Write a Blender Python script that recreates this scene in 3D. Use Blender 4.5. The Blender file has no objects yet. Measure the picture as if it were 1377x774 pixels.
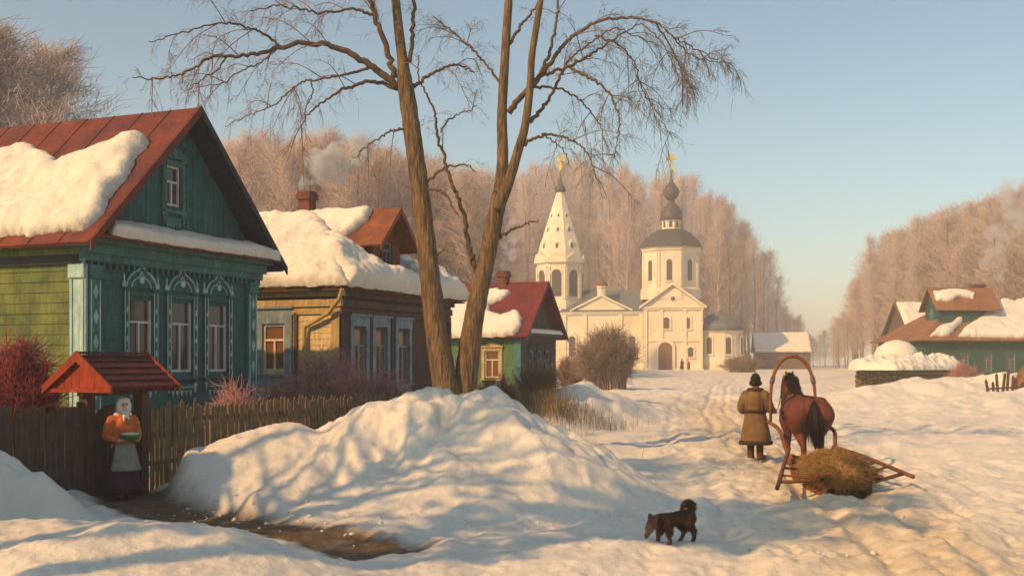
import bpy, bmesh, math, random
import numpy as np
from mathutils import Vector, Matrix, Euler, Quaternion

random.seed(7)
RNG = np.random.default_rng(11)
SC = bpy.context.scene
COL = SC.collection
R = math.radians

# ------------------------------------------------------------------ camera model (also used to read sizes off the photograph)
W_PX, H_PX, F_PX, CX, HZ, CAM_Z = 1377.0, 774.0, 1500.0, 688.5, 487.0, 2.15

def at(px, py, Y):
    """point of the place seen at photo pixel (px, py) when it stands Y metres away"""
    return np.array([(px - CX) * Y / F_PX, Y, CAM_Z - (py - HZ) * Y / F_PX])

def ray_plane(px, py, p0, n):
    d = np.array([(px - CX) / F_PX, 1.0, -(py - HZ) / F_PX])
    o = np.array([0, 0, CAM_Z])
    t = np.dot(np.asarray(p0) - o, n) / np.dot(d, n)
    return o + d * t

# ------------------------------------------------------------------ numpy noise
_perm = np.random.default_rng(3).permutation(512)
_perm = np.concatenate([_perm, _perm, _perm])
_ga = np.random.default_rng(5).uniform(0, 2 * np.pi, 512)
_gx, _gy = np.cos(_ga), np.sin(_ga)

def perlin(x, y):
    x = np.asarray(x, float); y = np.asarray(y, float)
    xi = np.floor(x).astype(np.int64); yi = np.floor(y).astype(np.int64)
    xf = x - xi; yf = y - yi
    u = xf * xf * xf * (xf * (xf * 6 - 15) + 10); v = yf * yf * yf * (yf * (yf * 6 - 15) + 10)
    def g(ix, iy, dx, dy):
        h = _perm[_perm[ix & 511] + (iy & 511)]
        return _gx[h] * dx + _gy[h] * dy
    a = g(xi, yi, xf, yf); b = g(xi + 1, yi, xf - 1, yf)
    c = g(xi, yi + 1, xf, yf - 1); d = g(xi + 1, yi + 1, xf - 1, yf - 1)
    return (a + u * (b - a)) * (1 - v) + (c + u * (d - c)) * v * 1.0

def fbm(x, y, o=4, gain=.5):
    s = 0; a = 1.0; f = 1.0
    for i in range(o):
        s = s + a * perlin(x * f + 17.3 * i, y * f - 9.1 * i); a *= gain; f *= 2.03
    return s

def smooth(t):
    t = np.clip(t, 0, 1); return t * t * (3 - 2 * t)

# ------------------------------------------------------------------ object helpers
def tag(o, label=None, cat=None, group=None, kind=None):
    if label: o['label'] = label
    if cat: o['category'] = cat
    if group: o['group'] = group
    if kind: o['kind'] = kind
    return o

def empty(name, loc, rz=0.0):
    o = bpy.data.objects.new(name, None); COL.objects.link(o)
    o.location = loc; o.rotation_euler = (0, 0, rz); o.empty_display_size = .2
    return o

def link_mesh(name, me, m, parent=None, smoothed=False):
    o = bpy.data.objects.new(name, me); COL.objects.link(o)
    if m is not None: me.materials.append(m)
    if parent is not None: o.parent = parent
    if smoothed:
        me.polygons.foreach_set('use_smooth', np.ones(len(me.polygons), bool))
    return o

def np_mesh(name, V, F):
    """mesh from numpy verts (n,3) and faces (m,3) or (m,4)"""
    me = bpy.data.meshes.new(name)
    V = np.ascontiguousarray(V, np.float32); F = np.ascontiguousarray(F, np.int32)
    k = F.shape[1]
    me.vertices.add(len(V)); me.vertices.foreach_set('co', V.ravel())
    me.loops.add(F.size); me.loops.foreach_set('vertex_index', F.ravel())
    me.polygons.add(len(F))
    me.polygons.foreach_set('loop_start', np.arange(0, F.size, k, dtype=np.int32))
    me.polygons.foreach_set('loop_total', np.full(len(F), k, np.int32))
    me.update(calc_edges=True)
    return me

class MB:
    """collects shapes for ONE mesh object"""
    def __init__(s): s.v = []; s.f = []
    def add(s, vs, fs):
        b = len(s.v); s.v += [tuple(float(c) for c in p) for p in vs]; s.f += [tuple(b + i for i in f) for f in fs]; return s
    def box(s, x0, x1, y0, y1, z0, z1):
        return s.add([(x0,y0,z0),(x1,y0,z0),(x1,y1,z0),(x0,y1,z0),(x0,y0,z1),(x1,y0,z1),(x1,y1,z1),(x0,y1,z1)],
                     [(0,3,2,1),(4,5,6,7),(0,1,5,4),(1,2,6,5),(2,3,7,6),(3,0,4,7)])
    def fbox(s, fr, a0, a1, z0, z1, o0, o1):
        p = [fr(a,z,o) for a,z,o in ((a0,z0,o0),(a1,z0,o0),(a1,z0,o1),(a0,z0,o1),(a0,z1,o0),(a1,z1,o0),(a1,z1,o1),(a0,z1,o1))]
        return s.add(p, [(0,3,2,1),(4,5,6,7),(0,1,5,4),(1,2,6,5),(2,3,7,6),(3,0,4,7)])
    def prism(s, fr, poly, o0, o1):
        n = len(poly)
        p = [fr(a,z,o0) for a,z in poly] + [fr(a,z,o1) for a,z in poly]
        return s.add(p, [tuple(range(n-1,-1,-1)), tuple(range(n,2*n))] + [(i,(i+1)%n,n+(i+1)%n,n+i) for i in range(n)])
    def tube(s, pts, rad, n=6, caps=True):
        pts = [np.asarray(p, float) for p in pts]
        if np.isscalar(rad): rad = [rad]*len(pts)
        b = len(s.v); prev = None
        vs = []
        for i, p in enumerate(pts):
            t = pts[min(i+1,len(pts)-1)] - pts[max(i-1,0)]
            t = t/(np.linalg.norm(t)+1e-9)
            if prev is None:
                ref = np.array([0,0,1.]) if abs(t[2])<.9 else np.array([1.,0,0])
                e1 = np.cross(t, ref)
            else:
                e1 = prev - t*np.dot(prev,t)
            e1 = e1/(np.linalg.norm(e1)+1e-9); e2 = np.cross(t,e1); prev = e1
            for k in range(n):
                a = 2*math.pi*k/n
                vs.append(p + rad[i]*(math.cos(a)*e1+math.sin(a)*e2))
        fs = []
        for i in range(len(pts)-1):
            for k in range(n):
                fs.append((i*n+k, i*n+(k+1)%n, (i+1)*n+(k+1)%n, (i+1)*n+k))
        if caps:
            fs.append(tuple(range(n-1,-1,-1))); fs.append(tuple((len(pts)-1)*n+k for k in range(n)))
        return s.add(vs, fs)
    def lathe(s, prof, n=24, c=(0,0), rot=0.0, sx=1.0, sy=1.0):
        """prof: list of (r, z) bottom to top, about the vertical axis at c"""
        vs=[]; fs=[]
        for r,z in prof:
            for k in range(n):
                a = 2*math.pi*k/n + rot
                vs.append((c[0]+sx*r*math.cos(a), c[1]+sy*r*math.sin(a), z))
        m=len(prof)
        for i in range(m-1):
            for k in range(n):
                fs.append((i*n+k, i*n+(k+1)%n, (i+1)*n+(k+1)%n, (i+1)*n+k))
        fs.append(tuple(range(n-1,-1,-1))); fs.append(tuple((m-1)*n+k for k in range(n)))
        return s.add(vs, fs)
    def slab(s, quad, th):
        """quad of 4 points, thickened downwards along its normal"""
        q=[np.asarray(p,float) for p in quad]
        n=np.cross(q[1]-q[0], q[-1]-q[0]); n=n/np.linalg.norm(n)
        if n[2]<0: n=-n
        k=len(q)
        p=q+[x-n*th for x in q]
        return s.add(p,[tuple(range(k)), tuple(range(2*k-1,k-1,-1))]+[(i,k+i,k+(i+1)%k,(i+1)%k) for i in range(k)])
    def build(s, name, m, parent=None, smoothed=False, fix=True):
        me = bpy.data.meshes.new(name); me.from_pydata(s.v, [], s.f)
        if fix:
            bm = bmesh.new(); bm.from_mesh(me); bmesh.ops.recalc_face_normals(bm, faces=bm.faces); bm.to_mesh(me); bm.free()
        me.update()
        return link_mesh(name, me, m, parent, smoothed)

def frame(org, adir, odir):
    org=np.asarray(org,float); adir=np.asarray(adir,float); odir=np.asarray(odir,float)
    def f(a,z,o): return org + adir*a + odir*o + np.array([0,0,z])
    return f

def cones(S, E, r0, mid=None, r1=None):
    """many 3-sided tapered twigs; S,E (n,3), r0 (n,), optional curved middle point"""
    S=np.asarray(S,float); E=np.asarray(E,float); n=len(S); r0=np.broadcast_to(r0,(n,)).astype(float)
    d=E-S; L=np.linalg.norm(d,axis=1,keepdims=True)+1e-9; d=d/L
    ref=np.where(np.abs(d[:,2:3])<.9, np.array([[0,0,1.]]), np.array([[1.,0,0]]))
    e1=np.cross(d,ref); e1/=np.linalg.norm(e1,axis=1,keepdims=True)+1e-9; e2=np.cross(d,e1)
    rings=[]
    for k in range(3):
        a=2*math.pi*k/3
        rings.append(math.cos(a)*e1+math.sin(a)*e2)
    if mid is None:
        V=np.stack([S+r0[:,None]*q for q in rings]+[E],1)
        b=(np.arange(n)*4)[:,None]
        F=np.concatenate([b+np.array([[0,1,3]]), b+np.array([[1,2,3]]), b+np.array([[2,0,3]])],0)
        return V.reshape(-1,3), F
    V=np.stack([S+r0[:,None]*q for q in rings]+[mid+.7*r0[:,None]*q for q in rings]+[E],1)
    b=(np.arange(n)*7)[:,None]
    fs=[]
    for i in range(3):
        j=(i+1)%3
        fs += [b+np.array([[i,j,3+j]]), b+np.array([[i,3+j,3+i]]), b+np.array([[3+i,3+j,6]])]
    return V.reshape(-1,3), np.concatenate(fs,0)

def merge(parts):
    Vs=[];Fs=[];b=0
    for V,F in parts:
        Vs.append(V); Fs.append(F+b); b+=len(V)
    return np.concatenate(Vs), np.concatenate(Fs)

# ------------------------------------------------------------------ materials
def mat(name, c1, c2=None, scale=4.0, rough=.85, bump=.15, bscale=None, stretch=(1,1,1), detail=6, metallic=0.0, c3=None, bdist=.02, rand=0.0, spec=.3, streak=0.0):
    """Principled material whose base colour wanders between two or three pigments, with noise relief"""
    m=bpy.data.materials.new(name); m.use_nodes=True; nt=m.node_tree; N=nt.nodes; L=nt.links
    p=N['Principled BSDF']; p.inputs['Roughness'].default_value=rough; p.inputs['Metallic'].default_value=metallic
    p.inputs['Specular IOR Level'].default_value=spec
    tc=N.new('ShaderNodeTexCoord'); mp=N.new('ShaderNodeMapping'); mp.inputs['Scale'].default_value=stretch
    L.new(tc.outputs['Object'], mp.inputs['Vector'])
    if c2 is None: c2=tuple(c*.72 for c in c1)
    n1=N.new('ShaderNodeTexNoise'); n1.inputs['Scale'].default_value=scale; n1.inputs['Detail'].default_value=detail; n1.inputs['Roughness'].default_value=.6
    L.new(mp.outputs[0], n1.inputs['Vector'])
    cr=N.new('ShaderNodeValToRGB'); e=cr.color_ramp.elements
    e[0].position=.32; e[0].color=(*c2,1); e[1].position=.68; e[1].color=(*c1,1)
    if c3 is not None:
        q=e.new(.82); q.color=(*c3,1)
    L.new(n1.outputs['Fac'], cr.inputs['Fac'])
    out=cr.outputs['Color']
    if streak:      # weathering: fine vertical runs and worn patches
        ms=N.new('ShaderNodeMapping'); ms.inputs['Scale'].default_value=(9,9,1.1); L.new(tc.outputs['Object'],ms.inputs['Vector'])
        ns=N.new('ShaderNodeTexNoise'); ns.inputs['Scale'].default_value=1.6; ns.inputs['Detail'].default_value=9; ns.inputs['Roughness'].default_value=.7; L.new(ms.outputs[0],ns.inputs['Vector'])
        rs=N.new('ShaderNodeMapRange'); rs.inputs['From Min'].default_value=.3; rs.inputs['From Max'].default_value=.7; rs.inputs['To Min'].default_value=1-streak; rs.inputs['To Max'].default_value=1+streak*.45
        L.new(ns.outputs['Fac'],rs.inputs['Value']); h2=N.new('ShaderNodeHueSaturation'); L.new(rs.outputs[0],h2.inputs['Value']); L.new(out,h2.inputs['Color']); out=h2.outputs['Color']
    if rand:
        oi=N.new('ShaderNodeObjectInfo'); hs=N.new('ShaderNodeHueSaturation'); mr=N.new('ShaderNodeMapRange')
        mr.inputs['To Min'].default_value=1-rand; mr.inputs['To Max'].default_value=1+rand
        L.new(oi.outputs['Random'], mr.inputs['Value']); L.new(mr.outputs[0], hs.inputs['Value']); L.new(out, hs.inputs['Color']); out=hs.outputs['Color']
    L.new(out, p.inputs['Base Color'])
    if bump:
        n2=N.new('ShaderNodeTexNoise'); n2.inputs['Scale'].default_value=bscale or scale*4; n2.inputs['Detail'].default_value=8
        L.new(mp.outputs[0], n2.inputs['Vector'])
        b=N.new('ShaderNodeBump'); b.inputs['Strength'].default_value=bump; b.inputs['Distance'].default_value=bdist
        L.new(n2.outputs['Fac'], b.inputs['Height']); L.new(b.outputs[0], p.inputs['Normal'])
    return m

def snow_mat(name, terrain=False):
    m=bpy.data.materials.new(name); m.use_nodes=True; nt=m.node_tree; N=nt.nodes; L=nt.links
    p=N['Principled BSDF']; p.inputs['Roughness'].default_value=.75; p.inputs['Specular IOR Level'].default_value=.2
    tc=N.new('ShaderNodeTexCoord')
    n1=N.new('ShaderNodeTexNoise'); n1.inputs['Scale'].default_value=.9; n1.inputs['Detail'].default_value=7; n1.inputs['Roughness'].default_value=.65
    L.new(tc.outputs['Object'], n1.inputs['Vector'])
    cr=N.new('ShaderNodeValToRGB'); e=cr.color_ramp.elements
    e[0].position=.3; e[0].color=(.67,.635,.57,1); e[1].position=.65; e[1].color=(.785,.745,.66,1)
    L.new(n1.outputs['Fac'], cr.inputs['Fac']); col=cr.outputs['Color']
    def attr_mix(col, att, ca, cb, sc):
        a=N.new('ShaderNodeAttribute'); a.attribute_name=att
        nn=N.new('ShaderNodeTexNoise'); nn.inputs['Scale'].default_value=sc; nn.inputs['Detail'].default_value=8; nn.inputs['Roughness'].default_value=.7
        L.new(tc.outputs['Object'], nn.inputs['Vector'])
        r=N.new('ShaderNodeValToRGB'); r.color_ramp.elements[0].position=.35; r.color_ramp.elements[1].position=.65
        r.color_ramp.elements[0].color=(*ca,1); r.color_ramp.elements[1].color=(*cb,1)
        L.new(nn.outputs['Fac'], r.inputs['Fac'])
        # break the border of the patch with noise
        ad=N.new('ShaderNodeMath'); ad.operation='MULTIPLY_ADD'; ad.inputs[1].default_value=1.2; ad.inputs[2].default_value=-.6
        L.new(nn.outputs['Fac'], ad.inputs[0])
        su=N.new('ShaderNodeMath'); su.operation='ADD'; L.new(a.outputs['Fac'], su.inputs[0]); L.new(ad.outputs[0], su.inputs[1])
        mu=N.new('ShaderNodeMath'); mu.operation='MULTIPLY'; mu.use_clamp=True
        cl=N.new('ShaderNodeClamp'); L.new(su.outputs[0], cl.inputs['Value'])
        sq=N.new('ShaderNodeMath'); sq.operation='POWER'; sq.inputs[1].default_value=.5; L.new(a.outputs['Fac'], sq.inputs[0])
        L.new(cl.outputs[0], mu.inputs[0]); L.new(sq.outputs[0], mu.inputs[1])
        mx=N.new('ShaderNodeMix'); mx.data_type='RGBA'
        L.new(mu.outputs[0], mx.inputs['Factor']); L.new(col, mx.inputs['A']); L.new(r.outputs['Color'], mx.inputs['B'])
        return mx.outputs['Result']
    if terrain:
        col=attr_mix(col,'pack',(.52,.42,.28),(.74,.66,.52),2.2)
        col=attr_mix(col,'dirt',(.055,.032,.018),(.20,.125,.06),3.0)
    L.new(col, p.inputs['Base Color'])
    n2=N.new('ShaderNodeTexNoise'); n2.inputs['Scale'].default_value=9; n2.inputs['Detail'].default_value=12; n2.inputs['Roughness'].default_value=.72
    L.new(tc.outputs['Object'], n2.inputs['Vector'])
    b=N.new('ShaderNodeBump'); b.inputs['Strength'].default_value=.62; b.inputs['Distance'].default_value=.06
    L.new(n2.outputs['Fac'], b.inputs['Height']); L.new(b.outputs[0], p.inputs['Normal'])
    return m

def glass_mat(name, c=(.03,.03,.035), rough=.08):
    m=bpy.data.materials.new(name); m.use_nodes=True
    p=m.node_tree.nodes['Principled BSDF']; p.inputs['Base Color'].default_value=(*c,1); p.inputs['Roughness'].default_value=rough
    p.inputs['Specular IOR Level'].default_value=.5
    return m

SNOW=snow_mat('snow'); SNOW_T=snow_mat('snow_on_ground', True)
M={}
def wood(n, c, **k):
    kw=dict(scale=3.0, rough=.8, bump=.35, bscale=14, stretch=(1,1,1), streak=.42); kw.update(k)
    M[n]=mat(n, c, **kw); return M[n]
wood('teal_paint',(.036,.150,.155),c2=(.020,.092,.100))
wood('teal_trim',(.075,.225,.225),c2=(.040,.145,.15))
wood('teal_pale',(.44,.64,.63),c2=(.28,.47,.47))
wood('yellowgreen_paint',(.175,.205,.052),c2=(.055,.10,.045),scale=1.6,c3=(.21,.22,.07))
wood('sash_white',(.68,.68,.65),c2=(.52,.52,.50))
wood('red_roof',(.225,.052,.028),c2=(.085,.030,.036),scale=1.5,bscale=8,c3=(.30,.095,.038))
wood('red_paint',(.42,.062,.024),c2=(.25,.040,.02),scale=4)
wood('gate_tiles',(.125,.026,.026),c2=(.055,.016,.022),scale=5)
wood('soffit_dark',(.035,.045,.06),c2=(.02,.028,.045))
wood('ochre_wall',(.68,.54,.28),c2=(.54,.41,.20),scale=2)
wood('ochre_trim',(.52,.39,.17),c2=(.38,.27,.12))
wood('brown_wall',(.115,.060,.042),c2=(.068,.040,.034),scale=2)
wood('bluegrey_casing',(.25,.33,.38),c2=(.13,.19,.23))
wood('cream_sash',(.76,.69,.52),c2=(.62,.55,.40))
wood('dormer_red',(.21,.060,.035),c2=(.12,.045,.032))
wood('rust_roof',(.30,.105,.04),c2=(.14,.05,.03),scale=1.5,c3=(.42,.18,.07))
wood('farm_roof',(.34,.165,.075),c2=(.19,.095,.055),scale=.9)
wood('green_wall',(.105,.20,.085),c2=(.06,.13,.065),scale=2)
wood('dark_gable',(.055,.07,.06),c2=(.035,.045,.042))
wood('crimson_roof',(.20,.034,.034),c2=(.11,.026,.03),scale=1.3)
wood('farmgreen_wall',(.04,.115,.085),c2=(.022,.07,.055),scale=1.5)
wood('barn_wall',(.16,.115,.085),c2=(.09,.07,.055))
wood('brick',(.20,.065,.04),c2=(.10,.035,.025),scale=6)
wood('fence_wood',(.24,.165,.085),c2=(.10,.070,.046),scale=5)
wood('fence_dark',(.11,.070,.048),c2=(.055,.040,.034),scale=5)
wood('post_wood',(.11,.055,.035),c2=(.06,.035,.026),scale=5)
wood('logs',(.20,.16,.075),c2=(.095,.075,.04),scale=4)
M['lime']=mat('lime',(.85,.765,.59),c2=(.64,.55,.41),scale=.35,detail=10,bump=.3,bscale=5)
M['lime_trim']=mat('lime_trim',(.80,.73,.57),c2=(.68,.60,.44),scale=1.0,bump=.1)
M['church_roof']=mat('church_roof',(.085,.080,.075),c2=(.05,.048,.05),scale=1.5,rough=.55,bump=.1)
M['church_roof_blue']=mat('church_roof_blue',(.15,.18,.20),c2=(.09,.11,.13),scale=1.2,rough=.6,bump=.1)
M['gold']=mat('gold',(.95,.62,.16),c2=(.75,.45,.10),scale=3,rough=.28,bump=0,metallic=1.0)
M['church_door']=mat('church_door',(.24,.11,.045),c2=(.14,.065,.03),scale=3)
M['glass']=glass_mat('glass',(.045,.045,.05)); M['glass_warm']=glass_mat('glass_warm',(.17,.085,.04),.15)
M['glass_far']=glass_mat('glass_far',(.09,.075,.06),.3)
M['bark']=mat('bark',(.27,.175,.085),c2=(.060,.042,.028),scale=13,stretch=(1,1,.16),bump=1.0,bscale=20,bdist=.08,c3=(.29,.21,.10),streak=.3)
M['limb']=mat('limb',(.15,.095,.05),c2=(.07,.045,.03),scale=8,bump=.4)
M['twig']=mat('twig',(.29,.195,.15),c2=(.18,.125,.10),scale=2,bump=0)
M['twig_grey']=mat('twig_grey',(.23,.20,.175),c2=(.15,.135,.125),scale=2,bump=0)
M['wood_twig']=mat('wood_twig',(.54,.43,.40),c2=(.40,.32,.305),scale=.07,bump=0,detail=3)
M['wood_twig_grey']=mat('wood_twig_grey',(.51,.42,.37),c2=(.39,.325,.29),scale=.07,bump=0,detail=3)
M['needles']=mat('needles',(.04,.075,.03),c2=(.022,.045,.02),scale=1,bump=0)
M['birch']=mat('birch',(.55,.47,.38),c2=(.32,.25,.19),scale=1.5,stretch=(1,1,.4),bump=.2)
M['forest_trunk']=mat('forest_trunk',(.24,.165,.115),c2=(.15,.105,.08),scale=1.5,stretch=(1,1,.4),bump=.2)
M['bush_purple']=mat('bush_purple',(.55,.27,.26),c2=(.34,.18,.19),scale=1.5,bump=0,c3=(.22,.10,.07))
M['bush_red']=mat('bush_red',(.36,.07,.08),c2=(.19,.045,.065),scale=2,bump=0,c3=(.26,.07,.05))
M['bush_brown']=mat('bush_brown',(.30,.19,.11),c2=(.18,.12,.08),scale=1.5,bump=0,c3=(.24,.11,.075))
M['bush_grey']=mat('bush_grey',(.28,.20,.155),c2=(.19,.14,.115),scale=.8,bump=0)
M['dry_grass']=mat('dry_grass',(.24,.17,.065),c2=(.12,.09,.045),scale=1.2,bump=0)
M['hay']=mat('hay',(.38,.215,.07),c2=(.12,.065,.026),scale=9,bump=.8,bscale=30,bdist=.04)
M['hay_stalk']=mat('hay_stalk',(.44,.26,.085),c2=(.16,.085,.035),scale=6,bump=0)
M['horse']=mat('horse',(.17,.045,.028),c2=(.085,.024,.018),scale=5,rough=.78,bump=.08,bscale=40)
M['black_hair']=mat('black_hair',(.022,.014,.012),c2=(.012,.009,.008),scale=20,bump=.5,bscale=50)
M['hoof']=mat('hoof',(.05,.04,.035),bump=.1)
M['sled_wood']=mat('sled_wood',(.20,.078,.032),c2=(.10,.042,.022),scale=9,bump=.3)
M['bow_wood']=mat('bow_wood',(.26,.095,.032),c2=(.16,.055,.022),scale=9,bump=.2)
M['leather']=mat('leather',(.05,.028,.018),bump=.2,scale=12)
M['sheepskin']=mat('sheepskin',(.215,.125,.048),c2=(.115,.068,.03),scale=7,bump=.4,bscale=25)
M['fur_black']=mat('fur_black',(.018,.014,.013),scale=20,bump=.8,bscale=60)
M['fur_brown']=mat('fur_brown',(.06,.032,.02),c2=(.03,.018,.012),scale=20,bump=.8,bscale=60)
M['felt_boot']=mat('felt_boot',(.13,.055,.035),c2=(.07,.03,.022),scale=9)
M['dog_fur']=mat('dog_fur',(.19,.095,.05),c2=(.032,.019,.014),scale=7,bump=1.0,bscale=60,bdist=.03)
M['skin']=mat('skin',(.74,.45,.31),c2=(.64,.35,.23),scale=9,rough=.55,bump=.05)
M['scarf']=mat('scarf',(.74,.70,.62),c2=(.58,.54,.47),scale=9,bump=.3)
M['jacket']=mat('jacket',(.62,.17,.04),c2=(.42,.10,.035),scale=7,bump=.3)
M['apron']=mat('apron',(.29,.28,.22),c2=(.17,.165,.14),scale=6,bump=.3)
M['skirt']=mat('skirt',(.075,.025,.055),c2=(.04,.016,.035),scale=6,bump=.3)
M['bowl']=mat('bowl',(.05,.22,.07),c2=(.03,.14,.05),scale=5,rough=.4)
M['dough']=mat('dough',(.70,.62,.45),scale=8,bump=.4)
M['dark_cloth']=mat('dark_cloth',(.03,.028,.03),scale=5)
M['red_cloth']=mat('red_cloth',(.26,.05,.04),scale=5)
M['iron']=mat('iron',(.10,.085,.07),rough=.5,scale=5,bump=.1)
EXPO=-0.02
# ------------------------------------------------------------------ the snow-covered ground
U=np.array([.3795,.9252,0.]); Vd=np.array([-.9252,.3795,0.]); RZ=math.atan2(U[1],U[0])   # street direction, and away from the street
FENCE0=np.array([-7.34,16.0])
def seg_profile(X,Y,pts,k=8.0):
    """snow bank along a ridge line: pts (x,y,height,width towards the viewer,width away)"""
    acc=np.zeros_like(X)
    for (x0,y0,h0,f0,b0),(x1,y1,h1,f1,b1) in zip(pts[:-1],pts[1:]):
        dx,dy=x1-x0,y1-y0; L2=dx*dx+dy*dy
        t=np.clip(((X-x0)*dx+(Y-y0)*dy)/L2,0,1)
        qx,qy=x0+t*dx,y0+t*dy
        h=h0+t*(h1-h0); wf=f0+t*(f1-f0); wb=b0+t*(b1-b0)
        ex,ey=X-qx,Y-qy; d=np.sqrt(ex*ex+ey*ey)+1e-6
        s=smooth((ey/d)*.5+.5)
        w=wf+(wb-wf)*s
        q=np.clip(d/w,0,1)
        p=h*(np.cos(q*math.pi/2)**1.45)
        acc=acc+np.maximum(p,0)**k
    return acc**(1/k)
BIG=[(-5.75,17.9,.10,.6,.5),(-5.2,18.15,.62,1.1,.8),(-4.5,18.6,.93,1.9,.9),(-3.75,18.9,1.12,2.8,1.2),(-2.45,19.4,1.17,4.0,1.6),(-1.75,19.6,1.40,4.3,1.9),(-1.1,19.5,1.55,4.3,2.2),
     (-.5,19.2,1.44,4.1,2.2),(.10,18.8,1.20,3.2,2.0),(.65,18.1,.94,2.4,1.8),(1.1,17.5,.62,1.7,1.4),(1.45,17.1,.28,1.2,1.0),(1.7,16.9,.06,.8,.8)]
LEFT=[(-10.5,15.9,1.0,1.5,1.0),(-7.7,15.5,.86,1.1,.9),(-7.0,15.3,.80,1.0,.9),(-6.35,15.25,.48,.8,.7),(-5.95,15.2,.16,.5,.5)]
FORE=[(-12,10.6,.60,4.2,2.6),(-5.4,11.3,.52,3.6,2.0),(-3.6,11.1,.50,3.2,1.7),(-3.0,11.0,.42,2.8,1.5),(-2.5,10.7,.27,2.4,1.2),(-2.0,10.3,.10,1.8,1.0)]
HOUSEB=[(1.0,36,.5,2,2),(2.3,40,1.15,3.0,2.5),(3.4,42.5,.9,2.6,2.5),(5.5,47,.35,2.5,2.5)]
RIGHTB=[(17.5,57,.55,3,4),(22,60,1.0,5,6),(27,62,1.25,6,6),(32,64,1.35,6,6),(44,64,1.2,6,6)]
RIGHTC=[(17.5,46,.10,4,5),(21,50,.62,5,6),(26,52,.9,6,6),(34,52,.9,6,6)]
PATH=[(-6.3,18.4),(-5.85,17.3),(-5.2,16.45),(-4.3,15.7),(-3.4,15.0),(-2.6,14.3),(-1.9,13.6),(-1.5,13.1)]
ROAD=[(2.6,2),(3.6,8),(4.4,12),(5.2,18),(5.75,24),(6.7,34),(9.0,50),(15,80),(24,120),(33,165),(48,240)]
def dist_poly(X,Y,pts):
    best=np.full(X.shape,1e9); side=np.zeros(X.shape)
    for (x0,y0),(x1,y1) in zip(pts[:-1],pts[1:]):
        dx,dy=x1-x0,y1-y0; L2=dx*dx+dy*dy
        t=np.clip(((X-x0)*dx+(Y-y0)*dy)/L2,0,1)
        ex,ey=X-(x0+t*dx),Y-(y0+t*dy); d=np.sqrt(ex*ex+ey*ey)
        s=np.sign(dx*ey-dy*ex)
        m=d<best; best=np.where(m,d,best); side=np.where(m,s,side)
    return best,side
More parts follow.
